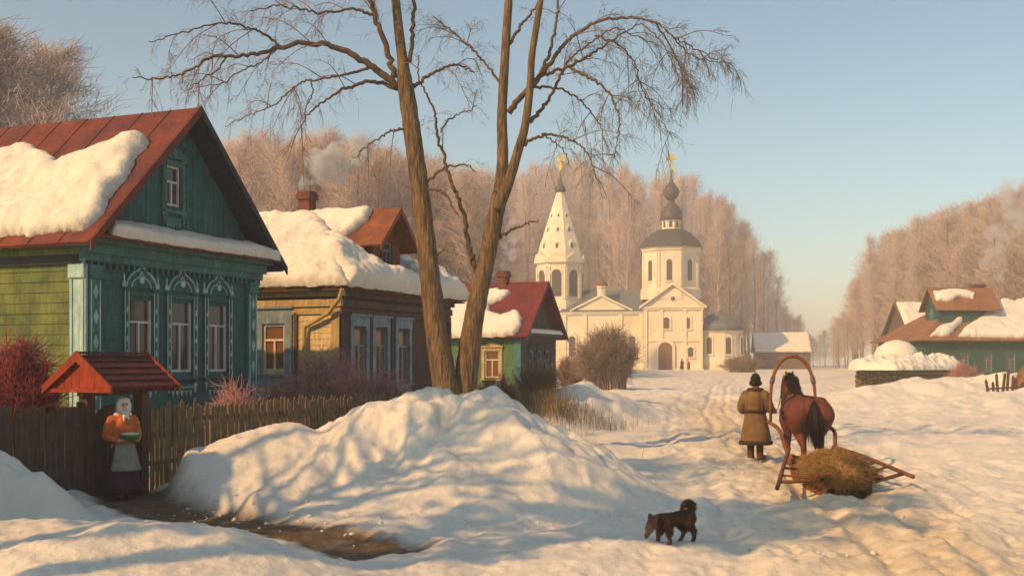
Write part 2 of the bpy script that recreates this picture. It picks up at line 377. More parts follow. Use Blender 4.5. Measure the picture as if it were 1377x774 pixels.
def ground(X,Y,full=False):
    X=np.asarray(X,float); Y=np.asarray(Y,float)
    X,Y=np.broadcast_arrays(X,Y)
    z=.35*smooth((Y-45)/60)+.45*smooth((Y-100)/90)
    # garden side, a little higher than the street
    off=(X-FENCE0[0])*Vd[0]+(Y-FENCE0[1])*Vd[1]
    z=z+.18*smooth((off-.2)/1.0)*(Y>10)
    big=seg_profile(X,Y,BIG); left=seg_profile(X,Y,LEFT); fore=seg_profile(X,Y,FORE)
    hb=seg_profile(X,Y,HOUSEB); rb=seg_profile(X,Y,RIGHTB); rc=seg_profile(X,Y,RIGHTC)
    dr,sd=dist_poly(X,Y,ROAD); road=np.exp(-(dr/3.2)**2)
    dp,_=dist_poly(X,Y,PATH); path=1-smooth((dp-.38)/.5)
    # wind-carved lumps running down the faces of the banks
    wx=X+.55*fbm(X*.45+3,Y*.45,3); wy=Y+.8*fbm(X*.4-7,Y*.4+5,3)
    fold=fbm(wx*.95+.42*wy,wy*.34,3)
    dm=smooth(big/.9)
    keep_=1-.92*path
    big=big*keep_; fore=fore*(1-.6*path)
    z=z+big*(.93+.0*fold)+dm*keep_*((.20+.17*smooth((X+2.2)/1.2))*fold+.09*fbm(wx*2.3,wy*1.2,3)-.05*smooth((X+2.2)/1.2))*smooth((X+4.6)/2.2)
    z=z+dm*.10*fbm(X*1.1,Y*1.1,3)
    z=z+left*(1+.35*fbm(X*1.3,Y*1.3,3))+fore*(1+.10*fbm(X*.6,Y*.9,3))
    z=z+.06*smooth(fore/.5)*fbm(.5*X+1.3*Y,.35*Y-.5*X,3)
    z=z+hb*(1+.5*fbm(X*.5,Y*.5,3))+rb*(1+.4*fbm(X*.3,Y*.3,3))+rc*(1+.5*fbm(X*.3+9,Y*.3,3))
    # rolling surface, elongated roughly along the street
    c=X*U[0]+Y*U[1]; e=X*(-Vd[0])-Y*Vd[1]
    near=1-smooth((Y-70)/120)
    roll=.24*fbm(e*.36+2,c*.26,3)+.10*fbm(e*.95,c*.55+4,3)
    z=z+near*roll*(1-.5*path)*(1-.4*smooth((big+left+fore)/.5))
    # diagonal swells thrown up beside the sleigh road
    z=z+near*.12*road*fbm(X*.9-.5*Y,Y*.45,3)+near*.10*smooth((X-6)/3)*fbm(X*.35+.5*Y,Y*.7-.3*X,4)
    z=z+near*.030*fbm(X*2.1,Y*1.7,3)
    crust=1-np.abs(fbm(X*3.1+4,Y*2.3,3)); z=z+near*.022*(crust**3-.4)+near*.012*smooth((fbm(X*6.3,Y*5.1,2)-.25)/.12)
    # sleigh ruts
    ds=dr*sd+.18*perlin(Y*.16,Y*0+3.3)
    for o,dep in ((-.42,.065),(.42,.065),(-1.6,.04),(-2.5,.03),(1.9,.03)):
        wob=.12*perlin(Y*.11+o*7,Y*0+o)
        z=z-near*dep*np.exp(-((ds-o-wob)/.11)**2)+near*dep*.5*np.exp(-((np.abs(ds-o-wob)-.24)/.1)**2)
    # trodden horse tracks and footprints
    tr=np.exp(-(ds/.3)**2)
    z=z-near*.045*tr*smooth((fbm(X*4.3,Y*3.1,2)-.05)/.3)
    z=z-near*.05*np.exp(-((dr-1.1)/1.6)**2)*smooth((fbm(X*3.1+30,Y*2.4,2)-.22)/.2)
    z=z-path*.10-path*.03*fbm(X*5,Y*5,3)
    if full:
        pack=np.clip(.75*np.exp(-(dr/1.5)**2)*(Y<60)+.35*np.exp(-(dr/3.0)**2),0,1)*near
        return z,dict(big=big,left=left,fore=fore,hb=hb,rb=rb,rc=rc,path=path,pack=pack,off=off)
    return z
def gz(x,y): return float(ground(np.array([x]),np.array([y]))[0])

def build_ground():
    r=np.concatenate([np.linspace(2,15,40,endpoint=False),np.linspace(15,34,380,endpoint=False),np.linspace(34,80,210,endpoint=False),
                      np.geomspace(80,320,110,endpoint=False),np.geomspace(320,3000,24)])
    a=np.concatenate([np.linspace(-3,-.62,46,endpoint=False),np.linspace(-.62,.62,800,endpoint=False),np.linspace(.62,3,46)])
    A,Rr=np.meshgrid(a,r); X=A*Rr; Y=Rr-8
    Z,mk=ground(X,Y,True)
    V=np.stack([X,Y,Z],-1).reshape(-1,3)
    nr,na=X.shape
    idx=np.arange(nr*na).reshape(nr,na)
    F=np.stack([idx[:-1,:-1],idx[:-1,1:],idx[1:,1:],idx[1:,:-1]],-1).reshape(-1,4)
    Nv=np.zeros_like(V)
    fn=np.cross(V[F[:,2]]-V[F[:,0]],V[F[:,3]]-V[F[:,1]])
    for k in range(4): np.add.at(Nv,F[:,k],fn)
    Nv/=np.linalg.norm(Nv,axis=1,keepdims=True)+1e-12
    fm={k:v.reshape(-1)[F].mean(1) for k,v in mk.items()}
    fx=V[F].mean(1)
    ident=np.zeros(len(F),int)
    ident[(fm['big']>.16)]=1
    ident[(fm['left']>.14)]=2
    ident[(fm['fore']>.12)]=3
    ident[(fm['hb']>.2)]=4
    ident[(fm['rb']+fm['rc']>.3)]=5
    ident[(fm['path']>.5)]=6
    names={0:('snow_ground',None),1:('snow_drift','tall sunlit snow drift heaped beneath the two tall bare trees'),2:('snow_drift','shaded blue snow drift against the plank fence left of the gate'),
           3:('snow_drift','low sunlit snow mound in front of the brown footpath'),4:('snow_drift','small blue shaded snow bank beside the red roofed cottage'),
           5:('snow_drift','rolling snow banks in front of the dark green farmhouse'),6:('footpath','trodden brown earth footpath leading from the gate')}
    for k,(nm,lab) in names.items():
        f=F[ident==k]
        if not len(f): continue
        used,inv=np.unique(f,return_inverse=True)
        me=np_mesh(nm,V[used],inv.reshape(-1,4))
        for att in ('pack','path'):
            at_=me.attributes.new('dirt' if att=='path' else 'pack','FLOAT','POINT')
            at_.data.foreach_set('value',mk[att].reshape(-1)[used].astype(np.float32))
        o=link_mesh(nm,me,SNOW_T,None,True)
        me.normals_split_custom_set_from_vertices(Nv[used].tolist())
        tag(o,lab or 'rutted snow covering the village street and the yards','snow' if k!=6 else 'path',kind='structure')
build_ground()

def snow_lumps():
    """broken crust and shovelled clods lying at the feet of the drifts and along the ruts"""
    rng=np.random.default_rng(14)
    ico=bmesh.new(); bmesh.ops.create_icosphere(ico,subdivisions=1,radius=1.0); V0=np.array([v.co[:] for v in ico.verts]); F0=np.array([[v.index for v in f.verts] for f in ico.faces]); ico.free()
    P=[]
    def along(pts,n,sp):
        pts=np.array(pts)
        for _ in range(n):
            k=rng.integers(len(pts)-1); t=rng.random(); q=pts[k]+(pts[k+1]-pts[k])*t; P.append((q[0]+rng.normal()*sp,q[1]+rng.normal()*sp))
    along([(-4.6,16.6),(-3.2,15.6),(-1.6,14.7),(.4,14.8),(1.6,15.6)],70,.22)
    along([(-5.2,17.0),(-3.6,15.5),(-2.0,14.0)],45,.4)
    along([(-5.0,13.4),(-3.4,12.8),(-2.2,12.2)],25,.3)
    along([(3.9,12),(4.9,17),(5.4,22)],30,.9)
    P=np.array(P); z=ground(P[:,0],P[:,1]); vs=[];fs=[]
    for i,(x,y) in enumerate(P):
        r=.012+.034*rng.random()**3; A=V0*(1+.35*rng.normal(size=(len(V0),1))*.6); A=A*np.array([1,.8+.4*rng.random(),.65])*r; an=rng.random()*6.28
        c,s_=math.cos(an),math.sin(an); B=np.stack([A[:,0]*c-A[:,1]*s_+x,A[:,0]*s_+A[:,1]*c+y,A[:,2]+z[i]+r*.3],1); vs.append(B); fs.append(F0+len(V0)*i)
    o=link_mesh('snow_lumps',np_mesh('snow_lumps',np.concatenate(vs),np.concatenate(fs)),SNOW); tag(o,'small clods of broken snow at the feet of the drifts','snow',kind='stuff')
snow_lumps()
# ------------------------------------------------------------------ building blocks for the wooden houses
class House:
    def __init__(s,name,loc,rz,label,cat='house',group=None):
        s.root=empty(name,tuple(loc),rz); tag(s.root,label,cat,group)
        s.loc=np.array(loc,float); c,n=math.cos(rz),math.sin(rz)
        s.Rm=np.array([[c,-n,0],[n,c,0],[0,0,1]])
    def loc_of(s,w): return s.Rm.T@(np.asarray(w,float)-s.loc)
    def w_of(s,l): return s.Rm@np.asarray(l,float)+s.loc
    def px_on(s,px,py,p0,n):
        """photo pixel -> point (house coordinates) on the plane through p0 with normal n (house coordinates)"""
        return s.loc_of(ray_plane(px,py,s.w_of(p0),s.Rm@np.asarray(n,float)))

def siding(mb,fr,a0,a1,z0,z1,holes=(),board=.15,th=.022,vertical=False,gap=.008,rng=random,top=None):
    """separate boards round the openings; top(a) limits the height of vertical boards"""
    if vertical:
        a=a0
        while a<a1-.02:
            b=min(a+board,a1); zt=z1
            zz=[(z0,zt)]
            for h0,h1,q0,q1 in holes:
                if b>h0 and a<h1:
                    nz=[]
                    for u0,u1 in zz:
                        if q0>u0: nz.append((u0,min(q0,u1)))
                        if q1<u1: nz.append((max(q1,u0),u1))
                    zz=nz
            t=th+rng.uniform(-.004,.004)
            for u0,u1 in zz:
                if top is None:
                    if u1-u0>.02: mb.fbox(fr,a,b-gap,u0,u1,0,t)
                else:
                    ta,tb=min(u1,top(a)),min(u1,top(b-gap))
                    if max(ta,tb)-u0>.03: mb.prism(fr,[(a,u0),(b-gap,u0),(b-gap,max(tb,u0+.005)),(a,max(ta,u0+.005))],0,t)
            a=b
        return
    z=z0
    while z<z1-.01:
        q=min(z+board,z1); zm=(z+q)/2
        cuts=[(a0,a1)]
        for h0,h1,q0,q1 in holes:
            if q0-.001<zm<q1+.001:
                nc=[]
                for u0,u1 in cuts:
                    if h0>u0: nc.append((u0,min(h0,u1)))
                    if h1<u1: nc.append((max(h1,u0),u1))
                cuts=nc
        t=th+rng.uniform(-.004,.004)
        for u0,u1 in cuts:
            if u1-u0>.03:
                # lapped board: bottom edge stands prouder than the top edge
                vs=[fr(u0,z,0),fr(u1,z,0),fr(u1,z,t),fr(u0,z,t),fr(u0,q-gap,0),fr(u1,q-gap,0),fr(u1,q-gap,t*.55),fr(u0,q-gap,t*.55)]
                mb.add(vs,[(0,3,2,1),(4,5,6,7),(0,1,5,4),(1,2,6,5),(2,3,7,6),(3,0,4,7)])
        z=q

def wall_core(mb,fr,a0,a1,z0,z1,holes,o0,o1):
    """solid wall with openings, built from the pieces between the openings"""
    xs=sorted({a0,a1,*[h[0] for h in holes],*[h[1] for h in holes]})
    for u0,u1 in zip(xs[:-1],xs[1:]):
        m=(u0+u1)/2; zz=[(z0,z1)]
        for h0,h1,q0,q1 in holes:
            if h0<m<h1:
                nz=[]
                for b0,b1 in zz:
                    if q0>b0: nz.append((b0,min(q0,b1)))
                    if q1<b1: nz.append((max(q1,b0),b1))
                zz=nz
        for b0,b1 in zz:
            if b1-b0>.01: mb.fbox(fr,u0,u1,b0,b1,o0,o1)

def sash(parent,fr,a,z,w,h,mframe,mglass,o=-.05,bar=.055,t_at=.66,two=True):
    """recessed pane, and a sash with a top light and a middle bar"""
    pn=MB(); pn.fbox(fr,a-w/2,a+w/2,z,z+h,o-.02,o); pn.build('pane',mglass,parent)
    s=MB(); d0,d1=o+.003,o+.05
    s.fbox(fr,a-w/2,a-w/2+bar,z,z+h,d0,d1); s.fbox(fr,a+w/2-bar,a+w/2,z,z+h,d0,d1)
    s.fbox(fr,a-w/2+bar,a+w/2-bar,z,z+bar,d0,d1-.002); s.fbox(fr,a-w/2+bar,a+w/2-bar,z+h-bar,z+h,d0,d1-.002)
    zt=z+h*t_at
    s.fbox(fr,a-w/2+bar,a+w/2-bar,zt-bar*.4,zt+bar*.4,d0,d1-.004)
    if two: s.fbox(fr,a-bar*.4,a+bar*.4,z+bar,zt-bar*.4,d0,d1-.006)
    s.build('sash',mframe,parent)

def carved_casing(H,fr,a,z,w,h,m1,m2,big=True,cas=.15):
    """carved window surround: side boards with beads, an ogee crest with a rosette, and an apron with drops"""
    k=1.0
    mb=MB(); o0=.026
    for sgn in (-1,1):
        x0=a+sgn*(w/2+cas/2)
        mb.fbox(fr,x0-cas/2,x0+cas/2,z-.16,z+h+.10,o0,.075)
        mb.fbox(fr,x0-cas*.66,x0+cas*.66,z+h+.10,z+h+.17,o0,.10)       # capital
        mb.fbox(fr,x0-cas*.66,x0+cas*.66,z-.24,z-.16,o0,.10)
    mb.fbox(fr,a-w/2,a+w/2,z+h,z+h+.10,o0,.07)                         # head board
    mb.fbox(fr,a-w/2-cas*.8,a+w/2+cas*.8,z-.165,z-.10,o0+.003,.13)      # sill
    mb.fbox(fr,a-w/2,a+w/2,z-.42,z-.25,o0,.06)                         # apron
    poly=[]; cw=w/2+cas*.62; ch=.48 if big else .30; zb=z+h+.171
    for i in range(0,25):
        t=-1+2*i/24
        y=(1-abs(t)**2.3)**.62*ch*.74+ch*.40*max(0,1-abs(t)*3.2)**1.6
        poly.append((a+t*cw,zb+y))
    poly=[(a+cw,zb-.005),(a-cw,zb-.005)][::-1]+poly[::-1]
    mb.prism(fr,poly,o0,.068)
    c=mb.build('window',m1,H.root)
    # pale carved edging
    tr=MB()
    def line(pts,r): tr.tube([fr(x,y,o) for x,y,o in pts],r,5)
    arc=[(p[0],p[1],.075) for p in poly[2:]]
    line(arc,.022)
    arc2=[(a+(p[0]-a)*.66,zb+(p[1]-zb)*.62,.074) for p in poly[2:]]
    line(arc2,.014)
    tr.prism(fr,[(a+.075*math.cos(q),zb+ch*.33+.075*math.sin(q)) for q in np.linspace(0,2*math.pi,10,endpoint=False)],.069,.095)
    tip=zb+ch*1.14
    tr.prism(fr,[(a-.03,tip-.02),(a+.03,tip-.02),(a+.012,tip+.10),(a,tip+.17),(a-.012,tip+.10)],.04,.07)
    for sgn in (-1,1):
        x0=a+sgn*(w/2+cas/2)
        for xx in (x0-cas*.36,x0+cas*.36): line([(xx,z-.14,.078),(xx,z+h+.08,.078)],.011)
        for j in range(5):                                             # turned beads on the side boards
            zz=z+.1+j*(h-.1)/5
            tr.prism(fr,[(x0-.03,zz),(x0,zz-.07),(x0+.03,zz),(x0,zz+.07)],.076,.092)
        q=a+sgn*(w/2+cas*.95)
        tr.prism(fr,[(q-.035,zb-.02),(q+.035,zb-.02),(q+.05,zb+.07),(q+.012,zb+.13),(q+.02,zb+.2),(q,zb+.27),(q-.02,zb+.2),(q-.012,zb+.13),(q-.05,zb+.07)],.04,.075)
        tr.prism(fr,[(x0-.05,z-.245),(x0+.05,z-.245),(x0+.02,z-.36),(x0,z-.46),(x0-.02,z-.36)],.04,.075)
    for j in range(5):
        x=a-w/2+w*(j+.5)/5
        tr.prism(fr,[(x-.05,z-.42),(x+.05,z-.42),(x+.02,z-.48),(x,z-.54),(x-.02,z-.48)],.04,.058)
    line([(a-w/2,z-.33,.064),(a+w/2,z-.33,.064)],.013)
    tr.build('carving',m2,c)
    return c

def plain_casing(H,fr,a,z,w,h,m1,cas=.16,head=.22,apron=.18,name='window'):
    mb=MB(); o0=.026
    for sgn in (-1,1):
        x0=a+sgn*(w/2+cas/2); mb.fbox(fr,x0-cas/2,x0+cas/2,z-.06,z+h,o0,.07)
    mb.fbox(fr,a-w/2-cas,a+w/2+cas,z+h,z+h+head,o0,.075)
    mb.fbox(fr,a-w/2-cas-.05,a+w/2+cas+.05,z+h+head,z+h+head+.06,o0,.14)
    mb.prism(fr,[(a-w/2-cas,z+h+head+.06),(a+w/2+cas,z+h+head+.06),(a+.08,z+h+head+.2),(a-.08,z+h+head+.2)],o0,.06)
    mb.fbox(fr,a-w/2-cas-.04,a+w/2+cas+.04,z-.12,z-.06,o0,.13)
    if apron: mb.fbox(fr,a-w/2-cas*.7,a+w/2+cas*.7,z-.12-apron,z-.12,o0,.06)
    return mb.build(name,m1,H.root)

def snow_patch(name,parent,org,sdir,tdir,poly,T=.22,res=.05,seed=0,edge=.16,rough=.3,mat_=None,lip=0.0,free=None):
    """snow lying on a slope: poly in (s,t) on the plane org + s*sdir + t*tdir; rounded edges; thickness T"""
    org=np.asarray(org,float); sdir=np.asarray(sdir,float); tdir=np.asarray(tdir,float)
    n=np.cross(sdir,tdir); n/=np.linalg.norm(n); n = n if n[2]>0 else -n
    P=np.asarray(poly,float)
    s0,t0=P.min(0)-3*res; s1,t1=P.max(0)+3*res
    S,Tt=np.meshgrid(np.arange(s0,s1,res),np.arange(t0,t1,res))
    # wobble the outline
    S2=S+.10*fbm(S*1.9+seed,Tt*1.9,5,.6); T2=Tt+.10*fbm(S*1.9-seed,Tt*1.9+9,5,.6)
    inside=np.zeros(S.shape,bool); dist=np.full(S.shape,1e9); qx=np.zeros(S.shape); qy=np.zeros(S.shape)
    for (x0,y0),(x1,y1) in zip(P,np.roll(P,-1,0)):
        c=((y0>T2)!=(y1>T2))
        with np.errstate(divide='ignore',invalid='ignore'):
            inside^=c&(S2<(x1-x0)*(T2-y0)/(y1-y0+1e-12)+x0)
        L2=(x1-x0)**2+(y1-y0)**2+1e-12
        t=np.clip(((S2-x0)*(x1-x0)+(T2-y0)*(y1-y0))/L2,0,1)
        ex,ey=x0+t*(x1-x0)-S2,y0+t*(y1-y0)-T2; d=np.hypot(ex,ey); m=d<dist
        dist=np.where(m,d,dist); qx=np.where(m,ex,qx); qy=np.where(m,ey,qy)
    sd=np.where(inside,dist,-dist)
    keep=(sd>0)
    cell=keep[:-1,:-1]|keep[1:,:-1]|keep[:-1,1:]|keep[1:,1:]
    out=~keep
    Sx=np.where(out,S+qx,S); Tx=np.where(out,Tt+qy,Tt)
    q=np.clip(sd/edge,0,1)
    th=T*np.sqrt(np.clip(1-(1-q)**2,0,1))*(1+rough*fbm(S*.9+seed,Tt*.9,3)+.30*rough*fbm(S*3.1,Tt*3.1+seed,4,.6))
    th=np.where(out,0.0,th)
    top=org+Sx[...,None]*sdir+Tx[...,None]*tdir+(th+.012)[...,None]*n
    bot=org+Sx[...,None]*sdir+Tx[...,None]*tdir-.002*n
    nr,nc=S.shape; idx=np.arange(nr*nc).reshape(nr,nc)
    q1=np.stack([idx[:-1,:-1],idx[:-1,1:],idx[1:,1:],idx[1:,:-1]],-1)[cell]
    N0=nr*nc
    V=np.concatenate([top.reshape(-1,3),bot.reshape(-1,3)])
    q2=q1[:,::-1]+N0
    # side skirt on cell borders
    cnt={}
    for f in q1:
        for i in range(4):
            a_,b_=int(f[i]),int(f[(i+1)%4]); cnt.setdefault((min(a_,b_),max(a_,b_)),[]).append((a_,b_))
    sk=[(e[0][1],e[0][0],e[0][0]+N0,e[0][1]+N0) for e in cnt.values() if len(e)==1]
    F=np.concatenate([q1,q2,np.array(sk)],0)
    used,inv=np.unique(F,return_inverse=True)
    me=np_mesh(name,V[used],inv.reshape(-1,4))
    bm=bmesh.new(); bm.from_mesh(me); bmesh.ops.recalc_face_normals(bm,faces=bm.faces); bm.to_mesh(me); bm.free()
    o=link_mesh(name,me,mat_ or SNOW,parent,True)
    return o

def chimney(H,x,y,z0,z1,w=.5,name='chimney',cap=True):
    c=MB(); c.box(x-w/2,x+w/2,y-w/2,y+w/2,z0,z1-.26)
    c.box(x-w*.64,x+w*.64,y-w*.64,y+w*.64,z1-.26,z1-.10); c.box(x-w*.56,x+w*.56,y-w*.56,y+w*.56,z1-.10,z1)
    return c.build(name,M['brick'],H.root)

def gable_slope(H,side,W,Zr,Ze,ov,v0):
    """origin, s (into the house), t (down the slope) of one roof slope"""
    u0=W/2; u1=-ov if side<0 else W+ov
    d=np.array([u1-u0,0,Ze-Zr]); d/=np.linalg.norm(d)
    return np.array([u0,v0,Zr]),np.array([0,1.,0]),d

# ------------------------------------------------------------------ 1. the teal house with carved windows
def teal_house():
    H=House('carved_house',(-8.42,22.0,0.1),RZ,'teal carved wooden house with red roof and three ornate windows','house','wooden houses along the village street')
    rt=H.root; W,Ln,HW=5.60,10.0,4.52; Zr,Ze,ov,fo=7.62,4.36,.52,.60
    F=frame((0,0,0),(1,0,0),(0,-1,0)); S=frame((0,0,0),(0,1,0),(-1,0,0))
    ww,wh,wz=.74,1.60,1.84
    wa=[1.54,2.86,4.14]
    holes=[(a-ww/2,a+ww/2,wz,wz+wh) for a in wa]
    mb=MB(); wall_core(mb,F,0,W,0,4.05,holes,-.16,0); siding(mb,F,.0,W,.3,4.05,holes,board=.17)
    mb.build('facade_wall',M['teal_paint'],rt)
    mb=MB(); mb.fbox(S,.165,Ln,0,HW,-.16,0); siding(mb,S,.165,Ln,.3,4.0,board=.21,th=.035)
    mb.build('side_wall',M['yellowgreen_paint'],rt)
    mb=MB(); mb.box(W-.16,W,.165,Ln,0,HW); mb.box(.165,W-.165,Ln-.16,Ln,0,HW); mb.build('rear_wall',M['teal_paint'],rt)
    mb=MB(); mb.box(.17,W-.17,2.2,2.3,0,HW); mb.build('inner_wall',M['soffit_dark'],rt)
    for a in wa:
        c=carved_casing(H,F,a,wz,ww,wh,M['teal_trim'] if False else M['teal_paint'],M['teal_pale'])
        sash(c,F,a,wz,ww,wh,M['sash_white'],M['glass'])
    # corner pilasters
    for (a0,a1) in ((0.0,.34),(W-.36,W)):
        p=MB(); p.fbox(F,a0,a1,.2,3.98,.026,.10); p.fbox(F,a0-.0,a1+.0,3.72,3.98,.101,.15); p.fbox(F,a0,a1,.2,.62,.101,.15)
        q=p.build('corner_board',M['teal_trim'],rt)
        t=MB()
        for x in (a0+.05,a1-.05): t.fbox(F,x-.018,x+.018,.66,3.68,.101,.118)
        for j in range(6):
            z=.95+j*.5; x=(a0+a1)/2; t.prism(F,[(x-.06,z),(x,z-.16),(x+.06,z),(x,z+.16)],.101,.125)
        t.build('carving',M['teal_pale'],q)
    p=MB(); p.fbox(S,-.10,.30,.2,3.98,.04,.10); p.fbox(S,-.10,.30,3.72,3.98,.101,.15)
    p.fbox(S,-.06,-.02,.66,3.68,.101,.125); p.fbox(S,.22,.26,.66,3.68,.101,.125)
    p.build('corner_board',M['teal_pale'],rt)
    # cornice
    c=MB(); c.fbox(F,-.16,W+.16,4.05,4.20,0,.16); c.fbox(F,-.20,W+.20,4.20,4.40,0,.24); c.fbox(F,-.23,W+.23,4.40,4.52,0,.42)
    for j in range(34):
        a=-.1+j*(W+.2)/33; c.fbox(F,a-.03,a+.03,3.93,4.05,.03,.10)
    c.build('cornice',M['teal_trim'],rt)
    c=MB(); c.fbox(S,.005,Ln,4.00,4.18,0,.10); c.build('frieze',M['soffit_dark'],rt)
    c=MB(); c.fbox(S,.005,Ln,4.181,4.42,0,.16); c.build('frieze',M['yellowgreen_paint'],rt)
    # little pent roof at the foot of the gable, with snow on it
    p=MB(); p.add([F(-.22,4.525,.62),F(W+.22,4.525,.62),F(W+.0,4.80,-.02),F(-.0,4.80,-.02),F(-.22,4.47,.62),F(W+.22,4.47,.62),F(W+.0,4.523,-.02),F(-.0,4.523,-.02)],
                  [(0,1,2,3),(7,6,5,4),(0,4,5,1),(1,5,6,2),(2,6,7,3),(3,7,4,0)])
    p.build('pent_roof',M['red_roof'],rt)
    td=np.array([0,-.64,-.275]); td/=np.linalg.norm(td)
    snow_patch('pent_snow',rt,F(0,4.80,-.02),np.array([1.,0,0]),td,[(.35,.12),(1.0,.02),(2.6,.0),(4.0,.05),(5.0,.12),(5.75,.45),(5.8,.72),(4.2,.70),(2.5,.74),(.6,.72),(.15,.6)],T=.20,res=.04,seed=2,edge=.14)
    # gable
    sl=(Zr-Ze)/(W/2+ov); topf=lambda a: Zr-.10-sl*abs(a-W/2)
    aw,ah,az=.50,.88,5.46; ac=W/2-.22
    g=MB(); siding(g,F,.02,W-.02,4.5,Zr,[(ac-aw/2,ac+aw/2,az,az+ah)],board=.19,vertical=True,top=topf)
    g.prism(F,[(.02,4.5),(W-.02,4.5),(W-.02,topf(W-.02)),(W/2,topf(W/2)),(.02,topf(.02))],-.14,-.08)
    g.build('gable',M['teal_paint'],rt)
    c=carved_casing(H,F,ac,az,aw,ah,M['teal_trim'],M['teal_trim'],big=False,cas=.13)
    sash(c,F,ac,az,aw,ah,M['sash_white'],M['glass'],t_at=.6)
    # roof
    for side in (-1,1):
        e=-ov if side<0 else W+ov
        r=MB(); r.slab([(W/2,-fo,Zr),(W/2,Ln+.4,Zr),(e,Ln+.4,Ze),(e,-fo,Ze)],.07)
        n=14
        for j in range(n+1):          # standing seams of the sheet-iron roof
            v=-fo+.02+j*(Ln+.4+fo-.04)/n
            d=np.array([e-W/2,0,Ze-Zr]); nn=np.array([-(Ze-Zr)*np.sign(e),0,abs(e-W/2)]); nn/=np.linalg.norm(nn)
            a=np.array([W/2,v,Zr]); b=np.array([e,v,Ze])
            r.tube([a+nn*.008,b+nn*.008],.011,4)
        o=r.build('roof',M['red_roof'],rt)
        # boarded underside and barge board
        s_=MB(); s_.slab([(W/2,-fo+.03,Zr-.075),(W/2,.0,Zr-.075),(e*.985,.0,Ze-.065),(e*.985,-fo+.03,Ze-.065)],.03); s_.build('soffit',M['soffit_dark'],o)
        b=MB(); b.add([(W/2,-fo-.035,Zr+.03),(e,-fo-.035,Ze+.03),(e,-fo-.035,Ze-.16),(W/2,-fo-.035,Zr-.19),(W/2,-fo-.003,Zr+.03),(e,-fo-.003,Ze+.03),(e,-fo-.003,Ze-.16),(W/2,-fo-.003,Zr-.19)],
                       [(0,1,2,3),(7,6,5,4),(0,4,5,1),(1,5,6,2),(2,6,7,3),(3,7,4,0)])
        b.build('barge_board',M['red_roof'] if side<0 else M['soffit_dark'],o)
    og,sd,td=gable_slope(H,-1,W,Zr,Ze,ov,0)
    n=np.cross(sd,td)
    pts=[(-60,214),(0,208),(40,201),(66,206),(84,226),(108,213),(140,202),(172,190),(198,184),(204,190),(184,214),(172,240),(150,268),(134,296),(112,311),(40,316.5),(-60,319)]
    def st(px,py):
        l=H.px_on(px,py,og,n); return (np.dot(l-og,sd),np.dot(l-og,td))
    poly=[st(*p) for p in pts]
    tmax=math.hypot(W/2+ov,Zr-Ze)+.06
    poly=[(s_,min(t,tmax)) for s_,t in poly]
    poly=[p for p in poly]+[]
    snow_patch('roof_snow',rt,og,sd,td,poly,T=.30,res=.05,seed=5,edge=.30,rough=.5)
    og,sd,td=gable_slope(H,1,W,Zr,Ze,ov,0)
    snow_patch('roof_snow',rt,og,sd,td,[(.6,1.2),(3,.9),(6,1.3),(9.8,1.1),(9.8,4.1),(5,4.15),(.5,4.1),(.2,3.0)],T=.22,res=.08,seed=8)
    return H
H1=teal_house()

